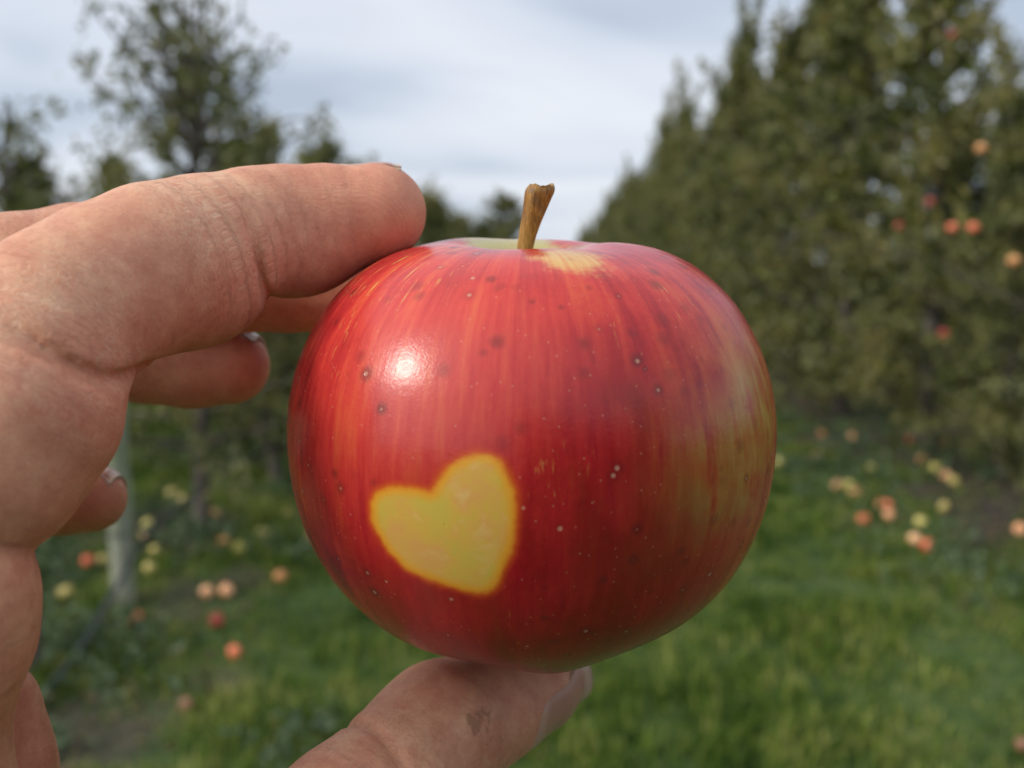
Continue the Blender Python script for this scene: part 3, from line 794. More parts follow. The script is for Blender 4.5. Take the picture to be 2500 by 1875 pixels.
def surface_nets(lo, hi, hstep, fn):
    nn = np.ceil((hi - lo) / hstep).astype(int) + 1
    gx, gy, gzz = [lo[i] + hstep * np.arange(nn[i]) for i in range(3)]
    # coarse pass, then refine only blocks near the surface
    B = 12
    val = np.full(nn, 5.0, np.float32)
    cc = []
    for i in range(0, nn[0], B):
        for j in range(0, nn[1], B):
            for k in range(0, nn[2], B): cc.append((i, j, k))
    cc = np.array(cc); ctr = lo + (cc + B / 2) * hstep
    dv = fn(ctr.astype(np.float64)); lim = B * hstep * .87 * 1.3 + 2.5
    act = np.abs(dv) < lim
    for (i, j, k), a_, dd in zip(cc, act, dv):
        if not a_:
            val[i:i + B, j:j + B, k:k + B] = dd
    AA = cc[act]; CH = 200
    for s0 in range(0, len(AA), CH):
        sub = AA[s0:s0 + CH]
        oi = np.arange(B)
        I = (sub[:, 0][:, None, None, None] + oi[None, :, None, None]) + np.zeros((1, B, B, B), int)
        J = (sub[:, 1][:, None, None, None] + oi[None, None, :, None]) + np.zeros((1, B, B, B), int)
        K = (sub[:, 2][:, None, None, None] + oi[None, None, None, :]) + np.zeros((1, B, B, B), int)
        m = (I < nn[0]) & (J < nn[1]) & (K < nn[2])
        I, J, K = I[m], J[m], K[m]
        pp = np.stack([lo[0] + I * hstep, lo[1] + J * hstep, lo[2] + K * hstep], 1)
        val[I, J, K] = fn(pp)
    # surface nets
    s = val < 0
    c000 = s[:-1, :-1, :-1]
    cnt = np.zeros(np.array(nn) - 1, np.int8); 
    for a in (0, 1):
        for b in (0, 1):
            for c in (0, 1):
                cnt += s[a:nn[0] - 1 + a, b:nn[1] - 1 + b, c:nn[2] - 1 + c]
    mixed = (cnt > 0) & (cnt < 8)
    ids = np.full(mixed.shape, -1, np.int64); cells = np.argwhere(mixed); ids[mixed] = np.arange(len(cells))
    acc = np.zeros((len(cells), 3)); num = np.zeros(len(cells))
    corners = [(a, b, c) for a in (0, 1) for b in (0, 1) for c in (0, 1)]
    vals = {c: val[cells[:, 0] + c[0], cells[:, 1] + c[1], cells[:, 2] + c[2]] for c in corners}
    for c1 in corners:
        for ax in range(3):
            if c1[ax] == 0:
                c2 = list(c1); c2[ax] = 1; c2 = tuple(c2)
                v1, v2 = vals[c1], vals[c2]; cr_ = (v1 < 0) != (v2 < 0)
                tt = np.where(cr_, v1 / np.where(np.abs(v1 - v2) < 1e-9, 1, v1 - v2), 0)
                pos_ = np.array(c1, float)[None] + tt[:, None] * np.eye(3)[ax]
                acc[cr_] += pos_[cr_]; num[cr_] += 1
    verts = lo + (cells + acc / num[:, None]) * hstep
    faces = []
    for ax in range(3):
        o1, o2 = [(1, 2), (2, 0), (0, 1)][ax]
        sl1 = [slice(None)] * 3; sl2 = [slice(None)] * 3
        sl1[ax] = slice(0, nn[ax] - 1); sl2[ax] = slice(1, nn[ax])
        chg = s[tuple(sl1)] != s[tuple(sl2)]
        E = np.argwhere(chg); ok = (E[:, o1] > 0) & (E[:, o2] > 0) & (E[:, o1] < nn[o1] - 1) & (E[:, o2] < nn[o2] - 1)
        E = E[ok]; ins = s[E[:, 0], E[:, 1], E[:, 2]]
        def cid(d1, d2):
            q = E.copy(); q[:, o1] -= d1; q[:, o2] -= d2; return ids[q[:, 0], q[:, 1], q[:, 2]]
        quad = np.stack([cid(1, 1), cid(0, 1), cid(0, 0), cid(1, 0)], 1)
        quad[~ins] = quad[~ins][:, ::-1]
        faces.append(quad)
    faces = np.concatenate(faces); faces = faces[(faces >= 0).all(1)]
    return verts, faces

lo = np.array([-300.0, -350.0, -175.0]); hi = np.array([30.0, 36.0, 100.0])
# fine grid over what the lens sees, the forearm rides along at the same step
def grad_project(verts, fn, it=2):
    for _ in range(it):
        d = fn(verts); g = np.zeros_like(verts); e_ = .15
        for a in range(3):
            o_ = np.zeros(3); o_[a] = e_; g[:, a] = (fn(verts + o_) - fn(verts - o_)) / (2 * e_)
        gl = np.linalg.norm(g, axis=1, keepdims=True); verts = verts - g / np.maximum(gl, .2) * np.clip(d, -.6, .6)[:, None] / np.maximum(gl, .2) * .9
    return verts
hv_, hf_ = surface_nets(lo, hi, 0.75, hand_sdf)

def finger_coords(p):
    """skin coordinates: x = mm along the nearest finger, y,z = offset from its axis"""
    best = np.full(len(p), 1e9); out_ = np.zeros((len(p), 3)); jn = np.zeros(len(p)); tipm = np.zeros(len(p))
    base_s = 0
    joints = {0: (27.5, 53.0), 1: (24, 50), 2: (22, 48), 3: (20, 40), 4: (33, 70)}
    for ci, ch in enumerate([INDEX, MIDDLE, RING, PINKY, THUMB, WEB, PALM, PALM2, WRIST, HEEL]):
        if ci < 6:      # resample as a smooth curve so wrinkles flow round the bends
            s0 = np.array(seg_s(ch)); ss = np.linspace(0, s0[-1], int(s0[-1] / 3) + 2)
            pp_ = np.stack([np.interp(ss, s0, [c[0][a] for c in ch]) for a in range(3)] + [np.interp(ss, s0, [c[1] for c in ch])], 1)
            for _ in range(8):
                pp_[1:-1] = pp_[1:-1] * .5 + (pp_[:-2] + pp_[2:]) * .25
            ch = [(q_[:3], q_[3]) for q_ in pp_]
        L = seg_s(ch); up = np.array([0.1, 0.9, .3])
        prev_u = None
        for i in range(len(ch) - 1):
            a, b = ch[i][0], ch[i + 1][0]; ab = b - a; l = np.linalg.norm(ab); dirn = ab / l
            u = up - dirn * (up @ dirn); u /= np.linalg.norm(u); v_ = np.cross(dirn, u)
            q = p - a; tt = np.clip(q @ dirn / l, 0, 1); dd = q - (tt * l)[:, None] * dirn
            dist = np.linalg.norm(dd, axis=1) - (ch[i][1] + (ch[i + 1][1] - ch[i][1]) * tt)
            m = dist < best
            best[m] = dist[m]
            out_[m] = np.stack([L[i] + (q @ dirn)[m] if i == 0 else L[i] + (tt * l)[m], (dd @ u)[m], (dd @ v_)[m]], 1) + [ci * 200.0, 0, 0]
            s_ = L[i] + tt * l
            j = np.zeros(len(p))
            for jj in joints.get(ci, ()): j = np.maximum(j, np.exp(-((s_ - jj) / 8.5) ** 2))
            jn[m] = j[m]; tipm[m] = np.exp(-(s_[m] / 10) ** 2) if ci < 5 else 0
    return out_, jn, tipm
fc, jn, tipm = finger_coords(hv_)
me = mesh_np('person', cam_to_world(hv_) , hf_)
add_attr(me, 'fc', fc, 'FLOAT_VECTOR'); add_attr(me, 'jn', jn); add_attr(me, 'tipm', tipm)
dirt = np.zeros(len(hv_))
for (px, py, dd, rad_) in ((505, 618, 112.5, 1.3), (520, 608, 112.5, .8), (1168, 1768, 134 - 9.5, 2.2), (1150, 1762, 134 - 9.3, 1.3), (1215, 1775, 132, 1.5), (1190, 1790, 130, 1.4)):
    c0 = pt(px, py, dd); dlt = hv_ - c0; dlt[:, 2] *= .25
    dirt = np.maximum(dirt, np.exp(-(np.linalg.norm(dlt, axis=1) / rad_) ** 2) * (hv_[:, 2] > -140))
add_attr(me, 'dirt', dirt)

def skin_material():
    t = MT('skin'); tcn = t.n('ShaderNodeTexCoord')
    mm = t.n('ShaderNodeVectorMath', operation='SCALE'); mm.inputs['Scale'].default_value = 1000; t.l(tcn.outputs['Object'], mm.inputs[0]); O = mm.outputs[0]
    fcv = t.attr('fc', 'Vector')
    jn_ = t.attr('jn'); tp = t.attr('tipm'); dirt_ = t.attr('dirt')
    big = t.noise(O, .06, 3); mid = t.noise(O, .28, 4, .6); fin = t.noise(O, 1.4, 3, .6)
    base = t.ramp(t.math('ADD', t.math('MULTIPLY', big, .5), t.math('MULTIPLY', mid, .5)), [(0.36, (0.53, 0.215, 0.130)), (0.5, (0.63, 0.300, 0.185)), (0.64, (0.74, 0.415, 0.255))])
    base = t.mix(t.math('MULTIPLY', tp, .45), base, (0.62, 0.24, 0.155))
    base = t.mix(t.math('MULTIPLY', t.step(fin, .5, .75), .12), base, (0.50, 0.20, 0.13))
    base = t.mix(t.math('MULTIPLY', t.step(t.noise(O, .8, 4, .7), .50, .66), .28), base, (0.46, 0.165, 0.095))
    base = t.mix(t.math('MULTIPLY', t.step(t.noise(O, 2.6, 2, .6), .56, .70), .25), base, (0.78, 0.50, 0.32))
    def lines(scale, wdt, dist=.4, det=3):
        w_ = t.noise(t.mapping(fcv, scale), 1.0, det, .55, dist)
        return t.math('SUBTRACT', 1.0, t.step(t.math('ABSOLUTE', t.math('SUBTRACT', w_, .5)), 0.0, wdt))
    wr1 = lines((1.7, .30, .30), .045, .3)
    wr2 = lines((3.6, .55, .55), .07, .2)
    wr3 = lines((.5, 1.5, 1.5), .03, .5)
    rid = t.n('ShaderNodeTexWave', wave_type='BANDS', bands_direction='Z', i_Scale=.62, i_Distortion=3.0, i_Detail=1.0)
    rid.inputs['Detail Scale'].default_value = .12; t.l(t.mapping(fcv, (1, 1, 1), (0.25, .35, 0)), rid.inputs['Vector'])
    vor = t.n('ShaderNodeTexVoronoi', feature='DISTANCE_TO_EDGE', i_Scale=1.0, i_Randomness=1.0)
    t.l(t.mapping(fcv, (1.5, .8, .8)), vor.inputs['Vector'])
    cell = t.math('SUBTRACT', 1.0, t.step(vor.outputs['Distance'], 0.0, .14))
    patch = t.step(mid, .44, .60)
    p2 = t.step(t.noise(O, .11, 3), .42, .58)
    jw = t.math('MULTIPLY_ADD', jn_, .85, .06)
    H = t.math('MULTIPLY', t.math('MULTIPLY', wr1, jw), -.5)
    H = t.math('ADD', H, t.math('MULTIPLY', t.math('MULTIPLY', wr2, t.math('MULTIPLY_ADD', p2, .4, .25)), -.26))
    H = t.math('ADD', H, t.math('MULTIPLY', t.math('MULTIPLY', wr3, t.math('MULTIPLY', patch, jn_)), -.3))
    H = t.math('ADD', H, t.math('MULTIPLY', t.math('MULTIPLY', cell, .05), -.25))
    H = t.math('ADD', H, t.math('MULTIPLY', t.math('MULTIPLY', rid.outputs[0], t.math('MULTIPLY_ADD', tp, .8, .12)), .30))
    H = t.math('ADD', H, t.math('MULTIPLY', fin, .34))
    dry = t.math('MULTIPLY', t.math('MULTIPLY', t.math('MAXIMUM', wr1, t.math('MULTIPLY', cell, .7)), jn_), p2)
    col = t.mix(t.math('MULTIPLY', dry, .4), base, (0.85, 0.62, 0.42))
    grime = t.math('MULTIPLY', t.math('MULTIPLY', wr1, jn_), t.math('SUBTRACT', 1.0, p2))
    col = t.mix(t.math('MULTIPLY', grime, .25), col, (0.36, 0.15, 0.09))
    dm = t.step(t.math('ADD', dirt_, t.math('MULTIPLY', t.math('SUBTRACT', t.noise(O, .75, 4, .7), .5), 2.0)), .5, .9)
    dm = t.math('MULTIPLY', dm, t.step(dirt_, .05, .3))
    col = t.mix(t.math('MULTIPLY', dm, .6), col, (0.26, 0.12, 0.06))
    nb = t.bump(H, 0.00012, .85)
    b = t.bsdf(col, t.math('MULTIPLY_ADD', fin, .25, .46), Normal=nb)
    b.inputs['Specular IOR Level'].default_value = 0.4
    b.inputs['Subsurface Weight'].default_value = 0.24
    b.inputs['Subsurface Radius'].default_value = (1.0, .32, .16)
    b.inputs['Subsurface Scale'].default_value = 0.0028
    return t.m
M_skin = skin_material()
person = link('person', me, M_skin)
tag(person, 'hand reaching in from the left, pinching the apple between index finger and thumb', 'person')

# nails ---------------------------------------------------------------
t = MT('fingernail'); tcn = t.n('ShaderNodeTexCoord')
fv = t.attr('nl')     # 0 at root .. 1 at free edge
nz = t.noise(t.mapping(tcn.outputs['Object'], (1, 1, 1)), 700, 3)
c1 = t.mix(t.step(fv, .86, .93), (0.46, 0.24, 0.175), (0.56, 0.42, 0.31))
c1 = t.mix(t.math('SUBTRACT', 1.0, t.step(fv, .08, .22)), c1, (0.55, 0.34, 0.26))
c1 = t.mix(t.math('MULTIPLY', nz, .25), c1, (0.36, 0.17, 0.11))
b = t.bsdf(c1, 0.33, Normal=t.bump(nz, 0.0001, .4)); b.inputs['Coat Weight'].default_value = .1; b.inputs['Coat Roughness'].default_value = .3
b.inputs['Subsurface Weight'].default_value = .15; b.inputs['Subsurface Scale'].default_value = .001
M_nail = t.m
def nail(tip, back, up, length, width, start, sdf, lift=.16, extend=1.2, label=None):
    """conforming plate on the dorsal side: tip centre, axis towards 'back', 'up' = dorsal direction"""
    ax = (tip - back); ax = ax / np.linalg.norm(ax)
    up = up - ax * (up @ ax); up = up / np.linalg.norm(up); sd_ = np.cross(ax, up)
    nu, nv = 34, 26; U, Vv = np.meshgrid(np.linspace(0, 1, nu), np.linspace(-1, 1, nv), indexing='ij')
    along = start - length + length * U + (extend * np.clip((U - .86) / .14, 0, 1)) * (1 - .55 * Vv ** 2)
    # rounded root
    along = along + (1 - U) * (Vv ** 2) * length * .16
    side = Vv * width * .5 * (1 - .10 * (U - .6) ** 2)
    O_ = tip + ax * along[..., None] + sd_ * side[..., None] + up * 15.0
    tcur = np.zeros(U.shape)
    for _ in range(60): tcur += np.clip(sdf(O_ - up * tcur[..., None]), -2, 4) * .7
    hgt = 15 - tcur
    # keep a smooth plate: fit height = a + b u + c u^2 + d v^2 on inner region
    m = (U < .7)
    basis = lambda u, v: np.stack([np.ones_like(u), u, u ** 2, v ** 2, v, v ** 4], -1)
    co, *_ = np.linalg.lstsq(basis(U, Vv)[m], hgt[m], rcond=None)
    uc = np.minimum(U, .7); slope = co[1] + 2 * co[2] * .7
    hs = basis(uc, Vv) @ co + (U - uc) * slope
    hgt = np.maximum(hgt, hs - 1.3)
    hs = np.clip(hs, hgt + .10, hgt + .42)
    for _ in range(6):
        hs[1:-1] = hs[1:-1] * .5 + (hs[:-2] + hs[2:]) * .25; hs[:, 1:-1] = hs[:, 1:-1] * .5 + (hs[:, :-2] + hs[:, 2:]) * .25
    hs = np.maximum(hs, hgt + .06)
    hs = hs + lift - .35 * np.clip(np.abs(Vv) - .8, 0, 1) / .2 - .35 * np.clip(.12 - U, 0, 1) / .12
    Pt = tip + ax * along[..., None] + sd_ * side[..., None] + up * hs[..., None]
    Pb = Pt - up * .55
    V_ = np.concatenate([Pt.reshape(-1, 3), Pb.reshape(-1, 3)]); n_ = nu * nv
    I_ = np.arange(n_).reshape(nu, nv)
    q1 = np.stack([I_[:-1, :-1].ravel(), I_[1:, :-1].ravel(), I_[1:, 1:].ravel(), I_[:-1, 1:].ravel()], 1)
    q = [q1[:, ::-1], q1 + n_]
    rim = np.concatenate([I_[0, :], I_[1:, -1], I_[-1, -2::-1], I_[-2:0:-1, 0]])
    rn = np.roll(rim, -1); q.append(np.stack([rim, rn, rn + n_, rim + n_], 1))
    m_ = mesh_np('fingernail', cam_to_world(V_), np.concatenate(q))
    add_attr(m_, 'nl', np.concatenate([U.ravel(), U.ravel()]))
    o = link('fingernail', m_, M_nail, person)
    if label: o['label'] = label
    return o
nail(INDEX[0][0], INDEX[1][0], UPs * 1 - toC * .42, 10.5, 10.5, 5.2, finger_index, lift=.16, extend=.3, label='short index fingernail seen edge on')
nail(THUMB[0][0], THUMB[2][0], np.array([.62, -.58, .5]), 14.5, 12.0, 7.2, finger_thumb, extend=1.0, label='broad thumbnail under the apple')
nail(RING[0][0], RING[1][0], UPs - toC * .35, 9.0, 9.0, 5.0, lambda p: chain_sdf(p, RING), extend=.3)
nail(PINKY[0][0], PINKY[1][0], UPs - toC * .2 + RT * .1, 7.5, 7.4, 4.4, lambda p: chain_sdf(p, PINKY), extend=.3)
nail(MIDDLE[0][0], MIDDLE[1][0], UPs - toC * .5, 10, 9.8, 7, lambda p: chain_sdf(p, MIDDLE), extend=.6)

# ------------------------------------------------------------------ fallen and hanging apples
def small_apple():
    nt2, np2 = 16, 24
    th = np.linspace(0.001, np.pi - .001, nt2); ph = np.linspace(0, 2 * np.pi, np2, endpoint=False)
    T2, P2 = np.meshgrid(th, ph, indexing='ij'); rr = rho(T2, P2)
    V = np.stack([rr * np.sin(T2) * np.cos(P2), rr * np.sin(T2) * np.sin(P2), rr * np.cos(T2)], -1).reshape(-1, 3) * .001
    idx = np.arange(nt2 * np2).reshape(nt2, np2); nx = np.roll(idx, -1, 1)
    return V, np.stack([idx[:-1].ravel(), idx[1:].ravel(), nx[1:].ravel(), nx[:-1].ravel()], 1)
sv, sf = small_apple()
AMESH = {}
for k_, m_ in AM.items():
    me = mesh_np('fallen_apple', sv, sf); me.materials.append(m_); AMESH[k_] = me
FALL = [  # px, py, colour, where
 (215, 1375, 'coral red', 'left of the wooden post, resting on grass beside the hose'),
 (252, 1372, 'dull yellow', 'touching the coral one left of the wooden post'),
 (160, 1452, 'dull yellow', 'between the hand and the wooden post foot'),
 (330, 1512, 'coral red', 'just in front of the wooden post foot'),
 (505, 1450, 'peach orange', 'left one of the close pair in the grass'),
 (553, 1447, 'peach orange', 'right one of the close pair in the grass'),
 (530, 1520, 'dark red', 'in the dark grass below the close pair'),
 (572, 1597, 'coral red', 'alone in the grass nearest below the close pair'),
 (685, 1412, 'dull orange', 'in the grass beside the left edge of the held apple'),
 (455, 1727, 'brown rotting', 'lowest on the left side of the photo'),
 (585, 1343, 'yellow', 'brightest one right of the left tree trunk'),
 (546, 1328, 'dull orange', 'right beside the bright yellow one by the trunk'),
 (448, 1225, 'dull yellow', 'under the tree, left of the left trunk'),
 (420, 1208, 'dull yellow', 'under the tree, farther left beside the trunk'),
 (362, 1283, 'yellow', 'right of the wooden post, upper one of a cluster'),
 (356, 1316, 'dull orange', 'right of the wooden post, middle of a cluster'),
 (380, 1350, 'dull yellow', 'right of the wooden post, lower part of a cluster'),
 (366, 1392, 'dull yellow', 'right of the wooden post, lowest of a cluster'),
 (765, 1315, 'peach orange', 'half hidden by the left edge of the held apple'),
 (641, 1306, 'dull yellow', 'in shade between trunk and held apple'),
 (522, 1262, 'dull orange', 'in shade just right of the left tree trunk'),
 (703, 1262, 'dull yellow', 'in shade left of the held apple'),
 (1899, 1132, 'yellow', 'beside the right edge of the held apple'),
 (1995, 1116, 'peach orange', 'on bare soil near the right edge of the held apple'),
 (2079, 1068, 'peach orange', 'highest bright one on soil under the right row'),
 (2006, 1062, 'dull orange', 'left of the highest bright one under the right row'),
 (2222, 1078, 'dark red', 'in the dark soil right of the highest bright one'),
 (2126, 1147, 'yellow', 'single pale one at the edge of grass and soil'),
 (2072, 1190, 'yellow', 'middle of a cluster of three at the grass edge'),
 (2043, 1188, 'peach orange', 'left of a cluster of three at the grass edge'),
 (2088, 1204, 'peach orange', 'right of a cluster of three at the grass edge'),
 (2108, 1271, 'coral red', 'in open grass left of the stacked pair'),
 (2167, 1238, 'coral red', 'upper one of the stacked pair in grass'),
 (2170, 1261, 'peach orange', 'lower one of the stacked pair in grass'),
 (2247, 1279, 'yellow', 'right of the stacked pair in grass'),
 (2233, 1322, 'peach orange', 'left of the nearest touching pair in open grass'),
 (2266, 1338, 'coral red', 'right of the nearest touching pair in open grass'),
 (2490, 1297, 'peach orange', 'cut by the right edge of the photo'),
 (2250, 1126, 'dull orange', 'upper left end of the diagonal line of fruit'),
 (2282, 1144, 'yellow', 'second in the diagonal line of fruit'),
 (2308, 1164, 'peach orange', 'third in the diagonal line of fruit'),
 (2328, 1177, 'dull yellow', 'lower right end of the diagonal line of fruit'),
 (2344, 1053, 'dull orange', 'on dark soil under the right trees, left of the yellow one'),
 (2402, 1050, 'dull yellow', 'on dark soil close to the right trunk'),
 (2305, 1088, 'dark red', 'on dark soil below the dull orange one'),
 (2470, 1067, 'dull orange', 'on dark soil at the right photo edge'),
 (2496, 1826, 'brown rotting', 'in the bottom right corner of the photo'),
 (2150, 1236, 'dull orange', 'touching the stacked pair on its left'),
 (2305, 1240, 'dull yellow', 'deep in grass right of the stacked pair'),
]
ra = random.Random(12)
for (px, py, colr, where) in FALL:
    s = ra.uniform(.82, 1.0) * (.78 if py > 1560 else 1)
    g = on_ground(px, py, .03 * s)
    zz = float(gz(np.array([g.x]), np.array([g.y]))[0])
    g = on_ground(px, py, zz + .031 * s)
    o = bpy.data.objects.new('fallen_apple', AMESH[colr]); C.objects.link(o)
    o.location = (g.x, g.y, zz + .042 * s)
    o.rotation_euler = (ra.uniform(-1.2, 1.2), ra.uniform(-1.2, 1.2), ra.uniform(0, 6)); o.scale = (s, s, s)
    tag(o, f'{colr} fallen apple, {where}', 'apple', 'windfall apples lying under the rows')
HANG = [(2325, 84, 'dark red', 'highest, against the sky in the tall right tree', 2.5), (2395, 363, 'dull orange', 'upper right, just under the low tree top', 2.1),
 (2195, 552, 'dark red', 'left of the hanging pair at mid height', 2.15), (2325, 556, 'coral red', 'left one of the hanging pair at mid height', 2.1),
 (2376, 556, 'coral red', 'right one of the hanging pair at mid height', 2.1), (2271, 494, 'dark red', 'just above the hanging pair in shade', 2.1),
 (2475, 637, 'dull orange', 'at the right edge of the photo', 2.1), (2304, 814, 'dark red', 'lowest, in dark foliage of the right row', 2.1)]
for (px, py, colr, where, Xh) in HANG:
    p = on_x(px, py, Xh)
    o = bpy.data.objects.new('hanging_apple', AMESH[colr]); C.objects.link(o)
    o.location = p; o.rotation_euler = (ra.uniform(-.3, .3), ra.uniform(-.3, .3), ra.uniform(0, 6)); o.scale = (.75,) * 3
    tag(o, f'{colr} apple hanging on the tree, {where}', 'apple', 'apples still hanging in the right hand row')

# ------------------------------------------------------------------ the phone that takes the picture and the person holding it
YM = Matrix.Translation((0, 0, 1.5)) @ Matrix.Rotation(R(2.65), 4, 'Z')
YMn = np.array(YM)
def bodyw(v): return (np.asarray(v) * .001) @ YMn[:3, :3].T + YMn[:3, 3]
def rounded_slab(w_, h_, d_, r_, nseg=8, bev=1.2):
    prof = [(-d_ / 2, -bev), (-d_ / 2 + bev * .3, -bev * .3), (-d_ / 2 + bev, 0), (d_ / 2 - bev, 0), (d_ / 2 - bev * .3, -bev * .3), (d_ / 2, -bev)]
    V = []; ring = []
    for (z, ins) in prof:
        for cx_, cy_, a0 in ((1, 1, 0), (-1, 1, 90), (-1, -1, 180), (1, -1, 270)):
            for k in range(nseg + 1):
                a_ = R(a0 + 90 * k / nseg); V.append([cx_ * (w_ / 2 - r_) + (r_ + ins) * math.cos(a_), cy_ * (h_ / 2 - r_) + (r_ + ins) * math.sin(a_), z])
    n_ = 4 * (nseg + 1); Fq = []
    for i in range(len(prof) - 1):
        for k in range(n_): Fq.append([i * n_ + k, i * n_ + (k + 1) % n_, (i + 1) * n_ + (k + 1) % n_, (i + 1) * n_ + k])
    c0 = len(V); V.append([0, 0, prof[0][0]]); V.append([0, 0, prof[-1][0]])
    for k in range(n_): Fq.append([c0, (k + 1) % n_, k, k]); Fq.append([c0 + 1, 5 * n_ + k, 5 * n_ + (k + 1) % n_, 5 * n_ + (k + 1) % n_])
    return np.array(V, float), Fq
def poly_mesh(name, V, Fq):
    me = bpy.data.meshes.new(name); me.from_pydata([tuple(v) for v in V], [], [tuple(dict.fromkeys(f)) for f in Fq]); me.update(); return me
t = MT('phone_case'); tcn = t.n('ShaderNodeTexCoord'); t.bsdf(t.ramp(t.noise(tcn.outputs['Object'], 300, 2), [(.3, (.02, .02, .022)), (.7, (.03, .03, .033))]), .4); M_phone = t.m
t = MT('phone_glass'); tcn = t.n('ShaderNodeTexCoord'); t.bsdf(t.ramp(t.noise(tcn.outputs['Object'], 40, 2), [(.3, (.01, .01, .012)), (.7, (.015, .015, .018))]), .1); M_glass = t.m
pv_, pf_ = rounded_slab(138, 67, 7.2, 10)
pv_ = pv_ + [58, -24, 6.2]
ph_ = link('phone', poly_mesh('phone', cam_to_world(pv_), pf_), M_phone)
tag(ph_, 'dark phone held level in front of the apple, mirrored faintly on its skin', 'phone')
sv_, sf_ = rounded_slab(120, 60, .6, 4, bev=.2); sv_ = sv_ + [58, -24, 10.2]
link('screen', poly_mesh('screen', cam_to_world(sv_), sf_), M_glass, ph_)

def cap2(p, a, b, ra, rb, fl=1.0):
    a = np.array(a, float); b = np.array(b, float)
    return capsule(p, a, b, ra, rb, (np.array([0, 1.0, 0]), fl) if fl != 1 else None)
def ell(p, c, r):
    q = (p - np.array(c, float)) / np.array(r, float); k = np.linalg.norm(q, axis=-1); return (k - 1) * min(r)
def torso(p):
    d = cap2(p, (-70, -520, -230), (70, -520, -230), 125, 125, .85)
    d = smin(d, cap2(p, (-80, -520, -560), (80, -520, -560), 120, 120, .9), 90)
    d = smin(d, cap2(p, (-80, -520, -800), (80, -520, -800), 118, 118, .9), 90)
    d = smin(d, cap2(p, (-170, -510, -170), (170, -510, -170), 62, 62), 60)
    dl = smin(cap2(p, (-190, -500, -180), (-320, -330, -430), 60, 52), cap2(p, (-320, -330, -430), (-262, -60, -330), 52, 44), 10)
    dr = smin(cap2(p, (190, -500, -180), (330, -300, -400), 60, 52), cap2(p, (330, -300, -400), (200, -40, -110), 50, 38), 10)
    return smin(smin(d, dl, 30), dr, 30)
def legs(p):
    d = None
    for sx_ in (-1, 1):
        e_ = smin(cap2(p, (sx_ * 85, -520, -840), (sx_ * 110, -500, -1130), 88, 62), cap2(p, (sx_ * 110, -500, -1130), (sx_ * 120, -530, -1430), 62, 50), 12)
        d = e_ if d is None else smin(d, e_, 25)
    return d
def head(p):
    d = ell(p, (10, -430, 60), (76, 96, 112))
    d = smin(d, ell(p, (10, -400, 10), (52, 70, 62)), 30)
    d = smin(d, cap2(p, (10, -460, 0), (5, -500, -130), 56, 62), 20)
    d = smin(d, cap2(p, (10, -340, 70), (10, -318, 38), 9, 14), 12)
    for sx_ in (-1, 1):
        d = -smin(-d, sph(p, np.array([10 + sx_ * 32., -330, 72]), 16), 10)
        d = smin(d, sph(p, np.array([10 + sx_ * 32., -348, 71]), 15), 3)
        d = smin(d, ell(p, (10 + sx_ * 78, -438, 52), (9, 20, 32)), 6)
    d = smin(d, ell(p, (10, -333, 4), (26, 10, 6)), 4)
    return d
def righthand(p):
    d = smin(cap2(p, (200, -40, -110), (165, -15, -50), 27, 25), cap2(p, (160, -12, -48), (150, 2, -18), 30, 24), 12)
    for k, zz in enumerate((16, -2, -20, -37)):
        r_ = 8.6 - .5 * k
        f_ = smin(cap2(p, (158, 4, zz - 4), (142, 26, zz), r_ + 1, r_), cap2(p, (142, 26, zz), (112 + 4 * k, 17, zz + 1), r_, r_ - 1.2), 3)
        d = smin(d, f_, 3)
    return smin(d, smin(cap2(p, (160, -18, -30), (148, -34, -8), 12, 10), cap2(p, (148, -34, -8), (120, -26, 4), 10, 8), 3), 6)
def body_mesh(fn, lo_, hi_, h_):
    return surface_nets(np.array(lo_, float), np.array(hi_, float), h_, fn)
hv2, hf2 = body_mesh(head, (-100, -600, -160), (120, -290, 190), 4.0)
rv2, rf2 = body_mesh(righthand, (90, -90, -150), (240, 60, 40), 2.5)
old = person.data; n0 = len(hv_)
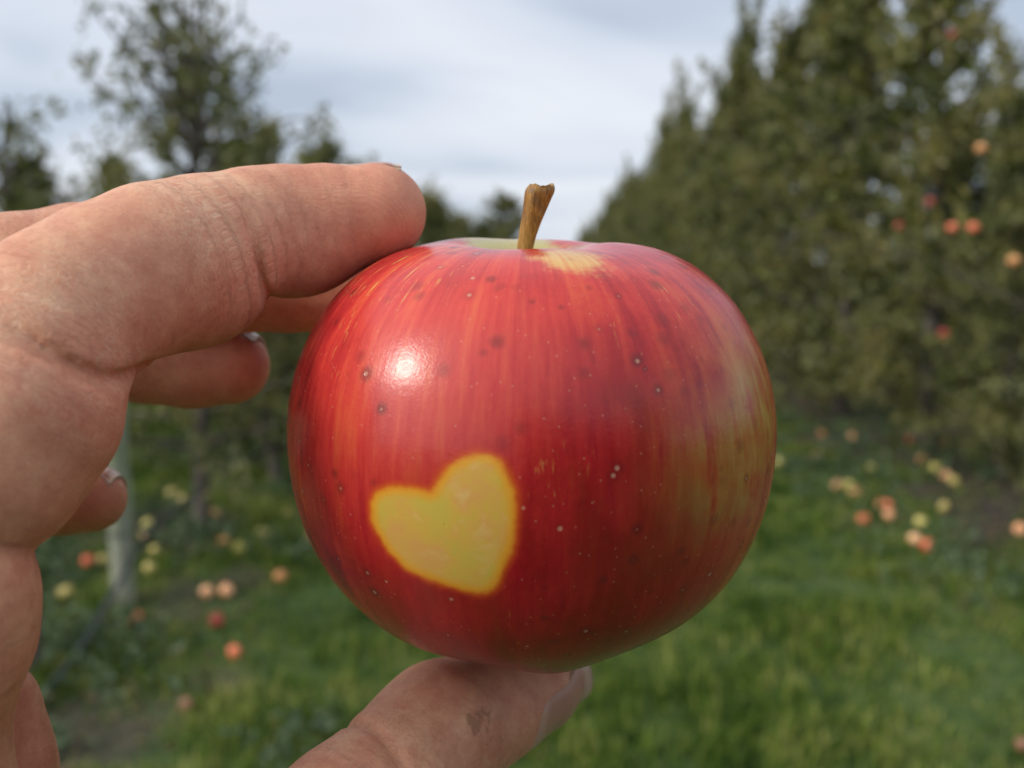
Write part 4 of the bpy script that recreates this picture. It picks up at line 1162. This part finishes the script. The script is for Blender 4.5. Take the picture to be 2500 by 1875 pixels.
allv = np.concatenate([cam_to_world(hv_), bodyw(hv2), bodyw(rv2)]); allf = np.concatenate([hf_, hf2 + n0, rf2 + n0 + len(hv2)])
pad_n = len(hv2) + len(rv2)
me = mesh_np('person', allv, allf); me.materials.append(M_skin)
ex = np.concatenate([hv2, rv2])
add_attr(me, 'fc', np.concatenate([fc, ex]), 'FLOAT_VECTOR')
for nm, ar in (('jn', jn), ('tipm', tipm), ('dirt', dirt)): add_attr(me, nm, np.concatenate([ar, np.zeros(pad_n)]))
person.data = me; bpy.data.meshes.remove(old)
def cloth(name, c1, c2, sc):
    t = MT(name); tcn = t.n('ShaderNodeTexCoord'); nz = t.noise(tcn.outputs['Object'], sc, 4)
    t.bsdf(t.ramp(nz, [(.3, c1), (.7, c2)]), .9, Normal=t.bump(nz, .002)); return t.m
v_, f_ = body_mesh(torso, (-420, -700, -960), (420, 20, -60), 9.0)
link('jacket', mesh_np('jacket', bodyw(v_), f_), cloth('jacket_cloth', (.018, .018, .022), (.03, .03, .036), 60), person)
v_, f_ = body_mesh(legs, (-260, -640, -1500), (260, -380, -740), 9.0)
link('trousers', mesh_np('trousers', bodyw(v_), f_), cloth('denim', (.02, .03, .06), (.04, .055, .09), 80), person)
for sx_ in (-1, 1):
    v_, f_ = body_mesh(lambda p: smin(cap2(p, (sx_ * 120, -560, -1450), (sx_ * 128, -400, -1462), 44, 34), cap2(p, (sx_ * 120, -540, -1400), (sx_ * 120, -540, -1450), 46, 44), 15), (sx_ * 120 - 70, -640, -1510), (sx_ * 120 + 70, -330, -1340), 7.0)
    v_[:, 2] = np.maximum(v_[:, 2], -1492)
    link('shoe', mesh_np('shoe', bodyw(v_), f_), cloth('leather', (.03, .02, .015), (.05, .035, .025), 50), person)
v_, f_ = body_mesh(lambda p: np.maximum(ell(p, (10, -442, 74), (84, 98, 112)), -smin(p[..., 2] - 60 + (p[..., 1] + 380) * -.9, 300 + 0 * p[..., 0], 1)), (-100, -600, -80), (120, -300, 200), 5.0)
link('hair', mesh_np('hair', bodyw(v_), f_), cloth('hair_strands', (.02, .014, .01), (.045, .03, .02), 200), person)
